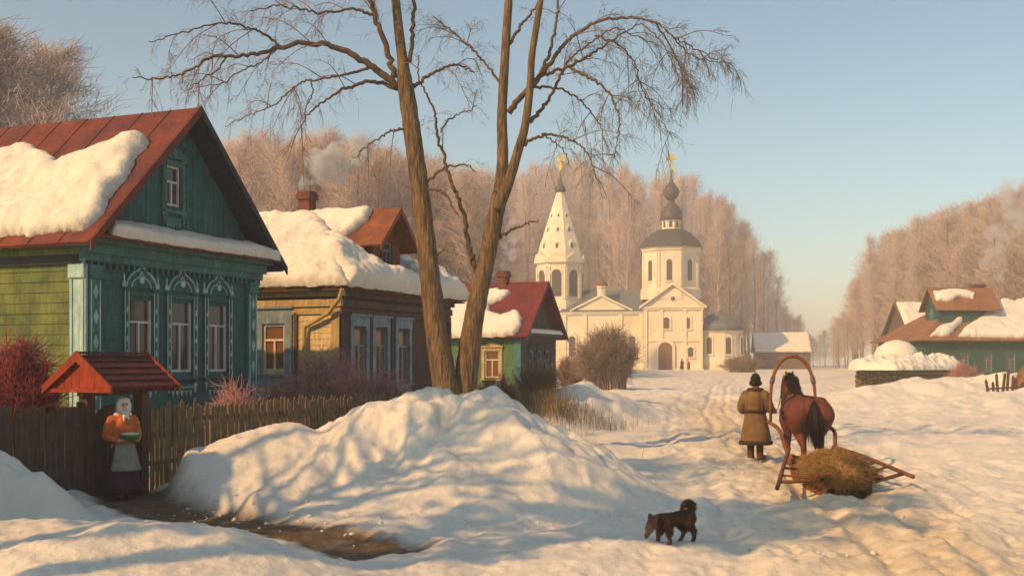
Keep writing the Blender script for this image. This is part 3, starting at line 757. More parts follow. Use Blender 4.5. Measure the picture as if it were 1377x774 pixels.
# ------------------------------------------------------------------ 2. the ochre and brown house with a red dormer
def ochre_house():
    H=House('ochre_house',(-4.80,31.0,0.15),RZ,'ochre and brown clapboard house with red dormer and smoking chimney','house','wooden houses along the village street')
    rt=H.root; W,Ln,HW=7.1,9.0,4.10; Zr,Ze,ov=6.78,4.12,.45
    F=frame((0,0,0),(1,0,0),(0,-1,0)); S=frame((0,0,0),(0,1,0),(-1,0,0))
    ww,wh,wz=.72,1.62,1.42; wa=[1.05,2.30,3.72]
    holes=[(a-ww/2,a+ww/2,wz,wz+wh) for a in wa]
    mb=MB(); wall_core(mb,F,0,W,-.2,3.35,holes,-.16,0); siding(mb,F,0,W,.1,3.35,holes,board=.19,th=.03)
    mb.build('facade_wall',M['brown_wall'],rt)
    sa,sw,sh,sz=float(H.px_on(369,460,(0,0,0),(1,0,0))[1]),.76,1.36,1.74
    sh_=[(sa-sw/2,sa+sw/2,sz,sz+sh)]
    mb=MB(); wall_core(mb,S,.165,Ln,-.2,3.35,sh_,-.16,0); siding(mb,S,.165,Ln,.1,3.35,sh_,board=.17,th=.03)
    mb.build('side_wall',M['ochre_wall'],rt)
    mb=MB(); mb.box(W-.16,W,.165,Ln,-.2,HW); mb.box(.165,W-.165,Ln-.16,Ln,-.2,HW); mb.build('rear_wall',M['brown_wall'],rt)
    mb=MB(); mb.box(.17,W-.17,3.9,4.0,0,HW); mb.box(1.6,1.7,.17,3.9,0,HW); mb.build('inner_wall',M['soffit_dark'],rt)
    for a in wa:
        c=plain_casing(H,F,a,wz,ww,wh,M['bluegrey_casing'],cas=.17,head=.28,apron=.34)
        sash(c,F,a,wz,ww,wh,M['bluegrey_casing'],M['glass_warm'])
    c=plain_casing(H,S,sa,sz,sw,sh,M['bluegrey_casing'],cas=.24,head=.42,apron=.3)
    sash(c,S,sa,sz,sw,sh,M['cream_sash'],M['glass_warm'],bar=.075)
    # boards at the corner
    for fr,m in ((S,M['ochre_trim']),):
        p=MB(); p.fbox(fr,-.03,.22,.0,3.4,.034,.07); p.build('corner_board',m,rt)
    p=MB(); p.fbox(S,sa-.80,sa-.69,.0,3.4,.034,.075); p.build('corner_board',M['brown_wall'],rt)
    for a0,a1 in ((0,.20),(W-.2,W),(1.61,1.75),(2.93,3.07)):
        p=MB(); p.fbox(F,a0,a1,.0,3.35,.034,.072); p.build('upright_board',M['brown_wall'],rt)
    # stepped cornices
    for fr,ln,m,m2 in ((S,Ln,M['ochre_trim'],M['brown_wall']),(F,W,M['brown_wall'],M['brown_wall'])):
        st0=.0 if fr is F else .0
        c=MB()
        for z0,z1,o in ((3.35,3.52,.07),(3.56,3.76,.12),(3.84,4.02,.20)):
            if fr is S: c.fbox(fr,-.0-o+.0,ln,z0,z1,0,o)
            else: c.fbox(fr,.003,ln,z0,z1,0,o-.004)
        k=c.build('cornice',m,rt)
        c=MB()
        for z0,z1,o in ((3.52,3.56,.04),(3.76,3.84,.05)): c.fbox(fr,.006,ln,z0,z1,0,o)
        c.build('cornice_groove',M['brown_wall'] if fr is S else M['soffit_dark'],k)
    # hipped roof: ridge runs back from the street
    vr=3.1
    e0=-ov; eW=W+ov; vf=-ov; vb=Ln+ov
    A,B,C_,D=(e0,vf,Ze),(eW,vf,Ze),(eW,vb,Ze),(e0,vb,Ze); R0,R1=(W/2,vr,Zr),(W/2,vb-.3,Zr)
    r=MB()
    r.slab([R0,R1,D,A],.08); r.slab([R1,R0,B,C_],.08); r.slab([R0,A,B],.08)
    roof=r.build('roof',M['rust_roof'],rt)
    ev=MB(); ev.box(e0+.05,eW-.05,vf+.05,vb-.05,Ze-.13,Ze-.085); ev.build('eave_boards',M['brown_wall'],roof)
    # dormer
    uc=W/2-.15; dw=.86; vd=.38; zb=4.55; zd=5.78; za=6.74
    d=MB()
    DF=frame((uc,vd,0),(1,0,0),(0,-1,0))
    hw,hh,hz=.56,.78,4.92
    wall_core(d,DF,-dw,dw,zb,zd,[(-hw/2,hw/2,hz,hz+hh)],-.1,0)
    siding(d,DF,-dw,dw,zb,zd,[(-hw/2,hw/2,hz,hz+hh)],board=.14)
    d.prism(DF,[(-dw,zd),(dw,zd),(0,za-.12)],-.1,.02)
    d.box(uc-dw,uc-dw+.08,vd+.1,vr+.6,zb-.3,zd); d.box(uc+dw-.08,uc+dw,vd+.1,vr+.6,zb-.3,zd)
    DS=frame((uc-dw,vd,0),(0,1,0),(-1,0,0)); siding(d,DS,.03,vr,zb-.2,zd,board=.16)
    d.box(uc-dw+.09,uc+dw-.09,vd+.5,vd+.56,zb,zd)
    do=d.build('dormer',M['dormer_red'],rt)
    cs=MB()
    for sg in (-1,1): cs.fbox(DF,sg*(hw/2+.06)-.06,sg*(hw/2+.06)+.06,hz-.05,hz+hh+.05,.026,.06)
    cs.fbox(DF,-hw/2-.12,hw/2+.12,hz+hh+.05,hz+hh+.16,.026,.07); cs.fbox(DF,-hw/2-.14,hw/2+.14,hz-.12,hz-.05,.026,.09)
    cs.build('window',M['dormer_red'],do)
    sash(do,DF,0,hz,hw,hh,M['bluegrey_casing'],M['glass'],bar=.05)
    q=MB()
    for sg in (-1,1):
        x=uc+sg*(dw+.42); z=zd-.30
        q.slab([(uc,vd-.5,za),(uc,vr+.8,za),(x,vr+.8,z),(x,vd-.5,z)],.06)
        q.add([(uc,vd-.535,za+.02),(x,vd-.535,z+.02),(x,vd-.535,z-.15),(uc,vd-.535,za-.18),(uc,vd-.503,za+.02),(x,vd-.503,z+.02),(x,vd-.503,z-.15),(uc,vd-.503,za-.18)],
              [(0,1,2,3),(7,6,5,4),(0,4,5,1),(1,5,6,2),(2,6,7,3),(3,7,4,0)])
    q.build('dormer_roof',M['rust_roof'],do)
    # snow
    og=np.array([W/2,0,Zr]); sd=np.array([0,1.,0]); td=np.array([e0-W/2,0,Ze-Zr]); td/=np.linalg.norm(td); n=np.cross(sd,td)
    tm=math.hypot(W/2+ov,Zr-Ze)
    def st(px,py):
        l=H.px_on(px,py,og,n); return (np.dot(l-og,sd),np.dot(l-og,td))
    # side slope: all of it, but for the bare iron along the ridge and one bare spot
    hipv=lambda t: vr+(vf-vr)*t/tm
    poly=[(hipv(.55)-.2,.55),(hipv(1.4)-.32,1.4),(hipv(2.6)-.34,2.6),(hipv(tm)-.12,tm+.04),(vb-.1,tm+.02),(vb-.1,.5),(7.2,.36),(5.0,.42)]
    snow_patch('roof_snow',rt,og,sd,td,poly,T=.34,res=.06,seed=3,edge=.28,rough=.5)
    og2=np.array([0,vf,Ze]); sd2=np.array([1.,0,0]); td2=np.array([0,vr-vf,Zr-Ze]); lm=np.linalg.norm(td2); td2/=lm
    poly=[(e0+.05,-.06),(eW-.03,-.06),(eW-1.2,1.3),(W/2+1.55,1.9),(W/2+.95,1.5),(uc+dw+.08,1.0),(uc+dw,.7),(uc-dw,.7),(uc-dw-.08,1.2),(uc-dw-.1,1.9),(e0+2.0,2.6),(e0+.62,1.45)]
    snow_patch('roof_snow',rt,og2,sd2,td2,poly,T=.46,res=.06,seed=4,edge=.34,rough=.5)
    # snow on the near slope of the dormer roof
    og3=np.array([uc,vd-.5,za]); td3=np.array([-(dw+.42),0,zd-.30-za]); td3/=np.linalg.norm(td3)
    snow_patch('dormer_snow',do,og3,sd,td3,[(.95,.06),(3.6,.05),(3.7,1.5),(2.4,1.5),(1.5,1.45),(1.15,1.0),(.9,.6)],T=.24,res=.05,seed=9,edge=.22)
    cl=H.px_on(413,285,(W/2-.3,0,0),(1,0,0)); chimney(H,W/2-.3,float(cl[1]),6.2,7.38,w=.40)
    # rain pipe at the corner
    g=MB(); P0=S(-.35,4.02,.42); g.tube([P0,S(-.22,3.75,.36),S(.25,3.35,.20),S(1.02,3.0,.14),S(1.05,2.7,.13),S(1.05,.1,.13)],.06,8); g.build('rain_pipe',M['ochre_trim'],rt)
    # porch on the far end with its own snow-laden roof
    p=MB(); p.slab([(W-.0,.6,3.35),(W,3.0,3.35),(W+1.3,3.0,2.9),(W+1.3,.6,2.9)],.1); p.box(W+1.05,W+1.2,.7,.85,0,2.84); p.box(W+1.05,W+1.2,2.7,2.85,0,2.84)
    pr=p.build('porch_roof',M['dormer_red'],rt)
    td4=np.array([1.3,0,-.45]); td4/=np.linalg.norm(td4)
    snow_patch('porch_snow',pr,(W,.6,3.35),sd,td4,[(-.05,.1),(2.45,.1),(2.45,1.42),(-.05,1.42)],T=.42,res=.06,seed=12,edge=.34)
    return H
H2=ochre_house()

# ------------------------------------------------------------------ 3. the little green cottage with a crimson roof
def cottage():
    H=House('green_cottage',(.36,47.0,.15),RZ,'small green cottage with crimson roof half covered by snow','house','wooden houses along the village street')
    rt=H.root; W,Ln,HW=4.3,7.6,3.2; Zr,Ze,ov,fo=5.55,3.08,.42,.45
    F=frame((0,0,0),(1,0,0),(0,-1,0)); S=frame((0,0,0),(0,1,0),(-1,0,0))
    wz,wh,ww=1.35,1.15,.68
    sws=[float(H.px_on(q,470,(0,0,0),(1,0,0))[1]) for q in (662,)]+[5.6]
    hs=[(a-ww/2,a+ww/2,wz,wz+wh) for a in sws]
    hf=[(a-.3,a+.3,wz,wz+wh) for a in (1.2,2.2,3.2)]
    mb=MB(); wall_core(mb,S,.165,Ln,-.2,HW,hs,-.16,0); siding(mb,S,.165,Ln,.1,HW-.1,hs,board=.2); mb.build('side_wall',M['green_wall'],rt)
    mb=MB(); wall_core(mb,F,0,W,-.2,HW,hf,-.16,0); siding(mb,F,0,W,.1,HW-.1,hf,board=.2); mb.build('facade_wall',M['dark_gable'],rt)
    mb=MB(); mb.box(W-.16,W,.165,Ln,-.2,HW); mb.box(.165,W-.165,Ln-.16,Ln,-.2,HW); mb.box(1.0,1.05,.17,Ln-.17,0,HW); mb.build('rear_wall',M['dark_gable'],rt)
    for a in sws:
        c=plain_casing(H,S,a,wz,ww,wh,M['ochre_trim'],cas=.14,head=.14,apron=0); sash(c,S,a,wz,ww,wh,M['cream_sash'],M['glass_warm'])
    for a in (1.2,2.2,3.2):
        c=plain_casing(H,F,a,wz,.6,wh,M['dark_gable'],cas=.12,head=.14,apron=0); sash(c,F,a,wz,.6,wh,M['bluegrey_casing'],M['glass'])
    p=MB(); p.fbox(S,-.03,.26,0,HW,.034,.07); p.build('corner_board',M['teal_trim'],rt)
    sl=(Zr-Ze)/(W/2+ov)
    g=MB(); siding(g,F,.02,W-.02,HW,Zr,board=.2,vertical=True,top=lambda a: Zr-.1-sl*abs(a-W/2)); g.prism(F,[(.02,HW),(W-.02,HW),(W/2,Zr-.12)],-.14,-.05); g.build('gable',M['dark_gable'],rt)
    c=MB(); c.fbox(F,-.25,W+.25,HW-.1,HW+.06,0,.3); co=c.build('cornice',M['dark_gable'],rt)
    snow_patch('cornice_snow',co,F(0,HW+.06,0),np.array([1.,0,0]),np.array([0,-1.,0]),[(.1,.02),(W+.1,.02),(W+.15,.34),(.0,.34)],T=.18,res=.05,seed=1,edge=.13)
    for side in (-1,1):
        e=-ov if side<0 else W+ov
        r=MB(); r.slab([(W/2,-fo,Zr),(W/2,Ln+.4,Zr),(e,Ln+.4,Ze),(e,-fo,Ze)],.08); o=r.build('roof',M['crimson_roof'],rt)
        b=MB(); b.add([(W/2,-fo-.035,Zr+.02),(e,-fo-.035,Ze+.02),(e,-fo-.035,Ze-.16),(W/2,-fo-.035,Zr-.2),(W/2,-fo-.003,Zr+.02),(e,-fo-.003,Ze+.02),(e,-fo-.003,Ze-.16),(W/2,-fo-.003,Zr-.2)],
                       [(0,1,2,3),(7,6,5,4),(0,4,5,1),(1,5,6,2),(2,6,7,3),(3,7,4,0)]); b.build('barge_board',M['crimson_roof'] if side<0 else M['dark_gable'],o)
    og,sd,td=gable_slope(H,-1,W,Zr,Ze,ov,0); n=np.cross(sd,td); tm=math.hypot(W/2+ov,Zr-Ze)
    def st(px,py):
        l=H.px_on(px,py,og,n); return (np.dot(l-og,sd),min(np.dot(l-og,td),tm+.06))
    pts=[(590,402),(610,399),(640,396),(668,391),(688,394),(676,402),(656,412),(660,421),(676,426),(694,418),(704,428),(698,444),(690,452),(640,454),(580,456)]
    snow_patch('roof_snow',rt,og,sd,td,[st(*p) for p in pts],T=.26,res=.06,seed=6,edge=.22)
    chimney(H,W/2,float(H.px_on(677,380,(W/2,0,0),(1,0,0))[1]),5.2,6.05,w=.42)
    return H
H3=cottage()

# ------------------------------------------------------------------ 4. the dark green farmhouse across the street, and the barn behind it
def farmhouse():
    Yf=88.0; x0=(1243-CX)*Yf/F_PX
    H=House('farmhouse',(x0,Yf,.35),R(4),'dark green farmhouse with patchy snow on its rusty roof and a chimney','house','wooden houses along the village street')
    rt=H.root; W,Ln,HW=15.0,9.0,3.75; Zr,Ze,ov=7.0,3.55,.6
    F=frame((0,0,0),(1,0,0),(0,-1,0)); S=frame((0,0,0),(0,1,0),(-1,0,0))
    wa=[1.3,3.2,5.1,7.0,9.2,11.3,13.4]; ww,wz,wh=.8,1.0,1.5
    hs=[(a-ww/2,a+ww/2,wz,wz+wh) for a in wa]
    mb=MB(); wall_core(mb,F,0,W,-.6,HW,hs,-.2,0); siding(mb,F,0,W,.1,HW-.1,hs,board=.24,th=.04); mb.build('facade_wall',M['farmgreen_wall'],rt)
    mb=MB(); mb.fbox(S,.21,Ln,-.6,HW,-.2,0); siding(mb,S,.21,Ln,.1,HW-.1,board=.24,th=.04); mb.build('side_wall',M['farmgreen_wall'],rt)
    mb=MB(); mb.box(W-.2,W,.21,Ln,-.6,HW); mb.box(.21,W-.21,Ln-.2,Ln,-.6,HW); mb.box(.21,W-.21,2,2.1,0,HW); mb.build('rear_wall',M['farmgreen_wall'],rt)
    for a in wa:
        c=plain_casing(H,F,a,wz,ww,wh,M['farmgreen_wall'],cas=.2,head=.3,apron=.3); sash(c,F,a,wz,ww,wh,M['bluegrey_casing'],M['glass_far'],bar=.07)
    for a0,a1 in ((-.05,.3),(W-.3,W+.05)):
        p=MB(); p.fbox(F,a0,a1,0,HW,.045,.1); p.build('corner_board',M['farmgreen_wall'],rt)
    u0,u1=4.6,W-3.5; vr=Ln/2
    A,B,C_,D=(-ov,-ov,Ze),(W+ov,-ov,Ze),(W+ov,Ln+ov,Ze),(-ov,Ln+ov,Ze); R0,R1=(u0,vr,Zr),(u1,vr,Zr)
    r=MB(); r.slab([R0,R1,B,A][::-1],.1); r.slab([R1,R0,D,C_],.1); r.slab([R0,A,D],.1); r.slab([R1,C_,B],.1); r.build('roof',M['farm_roof'],rt)
    td=np.array([0,-ov-vr,Ze-Zr]); tm=np.linalg.norm(td); td/=tm; og=np.array([0,vr,Zr]); sd=np.array([1.,0,0]); n=np.cross(sd,td)
    def st(px,py):
        l=H.px_on(px,py,og,n); return (np.dot(l-og,sd),min(np.dot(l-og,td),tm+.05))
    for pts,sd_ in (([(1250,452),(1262,440),(1278,436),(1288,427),(1296,424),(1294,434),(1284,443),(1276,452)],1),
                    ([(1288,453),(1298,440),(1312,432),(1322,421),(1334,410),(1346,404),(1362,407),(1385,400),(1440,402),(1440,455)],2)):
        snow_patch('roof_snow',rt,og,sd,td,[st(*p) for p in pts],T=.4,res=.12,seed=sd_,edge=.4)
    # gabled dormer on the left end
    d=MB(); a0,a1=2.0,5.4; v0,v1=1.6,4.2; zb=4.6; ze=6.35; za=7.9; vm=(v0+v1)/2
    d.box(a0,a1,v0,v1,zb,ze)
    DS=frame((a0,v0,0),(0,1,0),(-1,0,0)); siding(d,DS,0,v1-v0,zb,ze,board=.25)
    DF=frame((a0,v0,0),(1,0,0),(0,-1,0)); siding(d,DF,.03,a1-a0,zb,ze,board=.25)
    d.prism(DS,[(0,ze),(v1-v0,ze),((v1-v0)/2,za-.12)],-.2,.0)
    do=d.build('dormer',M['farmgreen_wall'],rt)
    w=MB(); w.fbox(DS,.95,1.65,5.2,6.2,.03,.08); w.build('window',M['teal_trim'],do)
    r=MB()
    for sg in (-1,1):
        v=vm+sg*((v1-v0)/2+.4); r.slab([(a0-.45,vm,za),(a1+1.6,vm,za),(a1+1.6,v,ze-.35),(a0-.45,v,ze-.35)],.09)
    ro=r.build('dormer_roof',M['farm_roof'],do)
    tdd=np.array([0,-((v1-v0)/2+.4),ze-.35-za]); tl=np.linalg.norm(tdd); tdd/=tl
    snow_patch('dormer_snow',ro,(0,vm,za),sd,tdd,[(a0-.1,.5),(a0+1.2,.25),(a0+2.6,.3),(a0+3.3,.7),(a0+3.0,1.3),(a0+1.9,1.0),(a0+.9,1.6),(a0-.2,1.5)],T=.25,res=.08,seed=3,edge=.25)
    chimney(H,6.6,vr,6.4,8.3,w=.8)
    return H
H4=farmhouse()

def barn(name,px,Yb,z,W,Ln,HW,Zr,rz,label,cat,full_snow):
    H=House(name,((px-CX)*Yb/F_PX,Yb,z),rz,label,cat); rt=H.root; ov=.5; Ze=HW-.2
    F=frame((0,0,0),(1,0,0),(0,-1,0)); S=frame((0,0,0),(0,1,0),(-1,0,0))
    mb=MB(); mb.fbox(F,0,Ln,-.5,HW,-.2,0); siding(mb,F,0,Ln,0,HW,board=.3,vertical=True,th=.05); mb.box(Ln-.2,Ln,0.001,W,-.5,HW); mb.box(.2,Ln-.2,W-.2,W,-.5,HW); mb.build('wall',M['barn_wall'],rt)
    g=MB(); g.fbox(S,.001,W,-.5,HW,-.2,0); g.prism(S,[(.001,HW),(W,HW),(W/2,Zr-.15)],-.2,0)
    siding(g,S,.0,W,0,Zr,board=.3,vertical=True,th=.05,top=lambda a: Zr-.15-(Zr-HW)/(W/2)*abs(a-W/2)); g.build('gable',M['barn_wall'],rt)
    for sg in (-1,1):
        v=W/2+sg*(W/2+ov); r=MB(); r.slab([(-.5,W/2,Zr),(Ln+.4,W/2,Zr),(Ln+.4,v,Ze),(-.5,v,Ze)],.12); r.build('roof',M['barn_wall'],rt)
    td=np.array([0,-(W/2+ov),Ze-Zr]); tm=np.linalg.norm(td); td/=tm
    snow_patch('roof_snow',rt,(0,W/2,Zr),np.array([1.,0,0]),td,[(-.3,.15),(Ln+.3,.1),(Ln+.3,tm),(Ln*.62,tm),(Ln*.5,tm*.8),(Ln*.3,tm),(-.35,tm)] if not full_snow else [(-.4,.05),(Ln+.35,.05),(Ln+.35,tm+.03),(-.4,tm+.03)],T=.4,res=.14,seed=2,edge=.4)
    return H
HB=barn('barn',1226,112,.45,6.0,7.0,4.2,7.9,R(6),'weathered plank barn with lit snowy roof behind the green farmhouse','barn',False)
HS=barn('distant_shed',1018,195,.75,8.0,9.0,3.4,6.6,R(-8),'hazy low shed with snow roof right of the church','shed',True)
# ------------------------------------------------------------------ the white church
YC=180.0; SCH=YC/F_PX
def church():
    cx0=(903-CX)*SCH; base=.72
    H=House('church',(cx0,YC,base),R(-12),'white church with tent bell tower and dark onion dome crowned by gold cross','church'); rt=H.root
    k=SCH
    def X(px): return (px-903)*k
    Zp=lambda py: (498-py)*k
    L_,LT,RF=M['lime'],M['lime_trim'],M['church_roof']
    def arch(a,z,w,h,n=8):
        return [(a-w/2,z),(a+w/2,z)]+[(a+w/2*math.cos(t),z+h-w/2+w/2*math.sin(t)) for t in np.linspace(0,math.pi,n)]
    def window(fr,a,z,w,h,parent,mg=None,surround=True):
        s=MB()
        if surround:
            s.fbox(fr,a-w*.85,a-w*.55,z-.1,z+h-.2*w,0,.14); s.fbox(fr,a+w*.55,a+w*.85,z-.1,z+h-.2*w,0,.14)
            s.fbox(fr,a-w*.95,a+w*.95,z-.32,z-.12,0,.22)
            s.prism(fr,[(a-w*.95,z+h-.2*w),(a+w*.95,z+h-.2*w),(a+w*.75,z+h+.35*w),(a,z+h+.8*w),(a-w*.75,z+h+.35*w)],-.02,.12)
        else: s.fbox(fr,a-w*.7,a+w*.7,z-.25,z-.1,0,.12)
        o=s.build('window',LT,parent)
        g=MB(); g.prism(fr,arch(a,z,w,h),.13 if surround else .01,.15 if surround else .03); g.build('pane',mg or M['glass_far'],o)
        return o
    # main block
    xl,xr=X(866),X(944); D=xr-xl; h=Zp(411); ap=Zp(380)
    F=frame((xl,0,0),(1,0,0),(0,-1,0)); Wd=D
    b=MB(); b.box(xl,xr,0,D,-1.2,h); mb=b.build('main_block',L_,rt)
    c=MB(); c.fbox(F,-.25,Wd+.25,h-.55,h-.25,0,.25); c.fbox(F,-.4,Wd+.4,h-.25,h+.0,0,.42); c.box(xl-.38,xl-.001,0.0,D,h-.25,h); c.box(xr+.001,xr+.38,0.0,D,h-.25,h)
    for a in (0,Wd*.30,Wd*.70,Wd):
        a0=max(a-.32,0.0) if a else -.05; c.fbox(F,a0,min(a+.32,Wd+.05) if a else .55,-.5,h-.56,0,.2)
    c.fbox(F,-.1,Wd+.1,h*.46,h*.46+.25,.0,.15); c.fbox(F,-.2,Wd+.2,-.6,.5,0,.28)
    c.build('cornice',LT,mb)
    p=MB(); p.prism(F,[(-.3,h+.01),(Wd+.3,h+.01),(Wd/2,ap-.15)],-.6,.12); pe=p.build('pediment',L_,rt)
    r=MB(); r.lathe([(.62,0),(.62,.12)],16); 
    q=MB(); q.prism(F,[(Wd/2+.55*math.cos(t),h+1.25+.55*math.sin(t)) for t in np.linspace(0,2*math.pi,16,endpoint=False)],.125,.2); qo=q.build('round_window',LT,pe)
    q=MB(); q.prism(F,[(Wd/2+.36*math.cos(t),h+1.25+.36*math.sin(t)) for t in np.linspace(0,2*math.pi,16,endpoint=False)],.201,.215); q.build('pane',M['glass_far'],qo)
    r=MB()
    for sg in (-1,1):
        e=Wd/2+sg*(Wd/2+.7)
        r.slab([F(Wd/2,ap+.12,.5),F(Wd/2,ap+.12,-D),F(e,h-.02,-D),F(e,h-.02,.5)],.22)
    r.build('main_roof',M['lime_trim'] if False else RF,rt)
    rk=MB()
    for sg in (-1,1):
        e=Wd/2+sg*(Wd/2+.72)
        P=[F(Wd/2,ap+.16,.52),F(e,h,.52),F(e,h-.35,.52),F(Wd/2,ap-.25,.52),F(Wd/2,ap+.16,.7),F(e,h,.7),F(e,h-.35,.7),F(Wd/2,ap-.25,.7)]
        rk.add(P,[(0,1,2,3),(7,6,5,4),(0,4,5,1),(1,5,6,2),(2,6,7,3),(3,7,4,0)])
    rk.build('raking_cornice',LT,pe)
    for a in (Wd*.385,Wd*.735): window(F,a,Zp(440),.95,1.75,mb)
    window(F,Wd*.80,Zp(478),.8,1.5,mb)
    # portal
    d=MB(); da=Wd*.37; d.prism(F,arch(da,-.3,3.1,5.6,12),.05,.34); do=d.build('portal',LT,mb)
    d=MB(); d.prism(F,arch(da,-.3,2.2,5.0,12),.345,.38); d.build('door',M['church_door'],do)
    # right-hand face
    SR=frame((xr,0,0),(0,1,0),(1,0,0)); 
    for a in (D*.3,D*.7): window(SR,a,Zp(440),.95,1.75,mb)
    # octagonal drum
    cy=D/2; cxm=(xl+xr)/2; ox=X(900)
    rr=(938-862)/2*k/math.cos(math.pi/8)*.99; rot=math.pi/8
    z0,z1=Zp(392),Zp(330)
    m=MB(); m.lathe([(rr*1.08,z0-1.0),(rr*1.08,z0+.6),(rr,z0+.9),(rr,z1-.7),(rr*1.05,z1-.5),(rr*1.05,z1-.2),(rr*1.09,z1-.15),(rr*1.09,z1)],8,(ox,cy),rot)
    dr=m.build('drum',L_,rt)
    for i in range(8):
        an=-math.pi/2+i*math.pi/4
        od=np.array([math.cos(an),math.sin(an),0]); ad=np.array([-math.sin(an),math.cos(an),0]); ip=rr*math.cos(math.pi/8)
        fr=frame(np.array([ox,cy,0])+od*ip,ad,od)
        if od[1]<.5: window(fr,0,z0+2.0,.9,3.4,dr,surround=False)
        s2=rr*math.sin(math.pi/8)
        for q0,q1 in ((-s2+.02,-s2+.35),(s2-.35,s2-.02)):
            pl=MB(); pl.fbox(fr,q0,q1,z0+.9,z1-.7,.0,.12); pl.build('pilaster',LT,dr)
    m=MB(); R_=rr*1.13
    z2=Zp(304); m.lathe([(R_,z1+.005),(R_*.93,z1+.75),(R_*.80,z1+1.65),(R_*.62,z1+2.45),(R_*.42,z2)],8,(ox,cy),rot)
    m.build('skirt_roof',RF,rt,False)
    lr=13.2*k; z3=Zp(291)
    m=MB(); m.lathe([(lr*1.1,z2-.3),(lr*1.1,z2+.15),(lr,z2+.2),(lr,z3-.25),(lr*1.12,z3-.15),(lr*1.12,z3)],8,(ox,cy),rot); la=m.build('lantern',LT,rt)
    for i in range(8):
        an=-math.pi/2+i*math.pi/4
        if math.sin(an)<.5:
            od=np.array([math.cos(an),math.sin(an),0]); fr=frame(np.array([ox,cy,0])+od*lr*math.cos(math.pi/8),np.array([-math.sin(an),math.cos(an),0]),od)
            g=MB(); g.prism(fr,arch(0,z2+.35,.5,1.0,6),.0,.03); g.build('pane',M['glass_far'],la)
    z4=Zp(265); dr_=15.5*k
    m=MB(); m.lathe([(dr_,z3+.005),(dr_*1.0,z3+.5),(dr_*.93,z3+1.3),(dr_*.72,z3+2.1),(dr_*.45,z3+2.75),(3.2*k,z4+.2),(3.0*k,Zp(262))],20,(ox,cy)); m.build('lower_dome',RF,rt,True)
    m=MB(); zo=Zp(263.5); oh=zo
    prof=[(3.2*k,zo),(7.5*k,zo+3*k),(10.6*k,zo+8*k),(11.3*k,zo+12.5*k),(9.8*k,zo+17*k),(6.4*k,zo+21*k),(3.4*k,zo+25*k),(1.7*k,zo+30*k),(.9*k,zo+35*k),(.6*k,zo+38*k)]
    m.lathe(prof,20,(ox,cy)); m.build('onion_dome',RF,rt,True)
    def cross(x,y,zb,hh,t):
        c=MB(); c.lathe([(t*1.2,zb-.1),(t*2.0,zb+.25),(t*1.2,zb+.6)],10,(x,y))
        c.box(x-t,x+t,y-t*.8,y+t*.8,zb+.4,zb+hh); c.box(x-hh*.26,x+hh*.26,y-t*.7,y+t*.7,zb+hh*.66,zb+hh*.66+2*t); c.box(x-hh*.13,x+hh*.13,y-t*.7,y+t*.7,zb+hh*.84,zb+hh*.84+1.7*t)
        P=[(x-hh*.16,zb+hh*.42),(x+hh*.16,zb+hh*.30),(x+hh*.16,zb+hh*.30+1.8*t),(x-hh*.16,zb+hh*.42+1.8*t)]
        c.prism(lambda a,z,o:np.array([a,y+o,z]),P,-t*.7,t*.7)
        c.build('cross',M['gold'],rt)
    cross(ox,cy,zo+38*k,28*k,.19)
    # apse on the right
    ax,ay=X(944),D*.5; ar=(997-944)*k*.62
    m=MB(); ha=Zp(443); acx=ax+1.6; m.lathe([(ar*1.04,-.8),(ar*1.04,.4),(ar,.45),(ar,ha-.4),(ar*1.05,ha-.3),(ar*1.05,ha)],12,(acx+.9,ay),math.pi/12,1.0,1.0); ap_=m.build('apse',L_,rt)
    m=MB(); m.lathe([(ar*1.13,ha+.005),(ar*.85,ha+1.3),(ar*.5,ha+2.4),(ar*.12,ha+3.1)],12,(acx+.9,ay),math.pi/12); m.build('roof',M['church_roof_blue'],ap_,True)
    for an in (-math.pi*.62,-math.pi*.37,-math.pi*.12):
        od=np.array([math.cos(an),math.sin(an),0]); fr=frame(np.array([acx+.9,ay,0])+od*ar*.975,np.array([-math.sin(an),math.cos(an),0]),od); window(fr,0,Zp(474),.85,2.6,ap_)
    sn=MB(); 
    # snow lying on the apse roof
    V=[];Fc=[]
    nA,nR=14,8
    for i in range(nA+1):
        an=-math.pi*.62+i*(math.pi*.42)/nA
        for j in range(nR+1):
            t=j/nR; rad=ar*(1.02-.62*t); zz=ha+.35+2.05*t+ .32*math.sin(math.pi*t)*math.sin(math.pi*i/nA)
            V.append((acx+.9+rad*math.cos(an),ay+rad*math.sin(an),zz))
    for i in range(nA):
        for j in range(nR):
            a_=i*(nR+1)+j; Fc.append((a_,a_+1,a_+nR+2,a_+nR+1))
    sn.add(V,Fc); sn.build('roof_snow',SNOW,ap_,True)
    # refectory, left of the main block
    rl,rr2=X(752),X(864); RY=2.0; RD=9.0; hr=Zp(416); apx=X(806); apz=Zp(396)
    b=MB(); b.box(rl,rr2,RY,RY+RD,-1.2,hr); rb=b.build('refectory',L_,rt)
    FR=frame((rl,RY,0),(1,0,0),(0,-1,0)); rw=rr2-rl
    c=MB(); c.fbox(FR,-.2,rw-.02,hr-.5,hr-.22,0,.25); c.fbox(FR,-.35,rw-.02,hr-.22,hr,0,.42)
    for a in (0.3,rw*.28,rw*.72,rw-.4): c.fbox(FR,a-.32,a+.32,-.5,hr-.51,0,.2)
    c.build('cornice',LT,rb)
    pw=X(846)-X(768); pa=apx-rl
    p=MB(); p.prism(FR,[(pa-pw/2,hr+.01),(pa+pw/2,hr+.01),(pa,apz)],-.4,.2); pd=p.build('pediment',L_,rb)
    rk=MB()
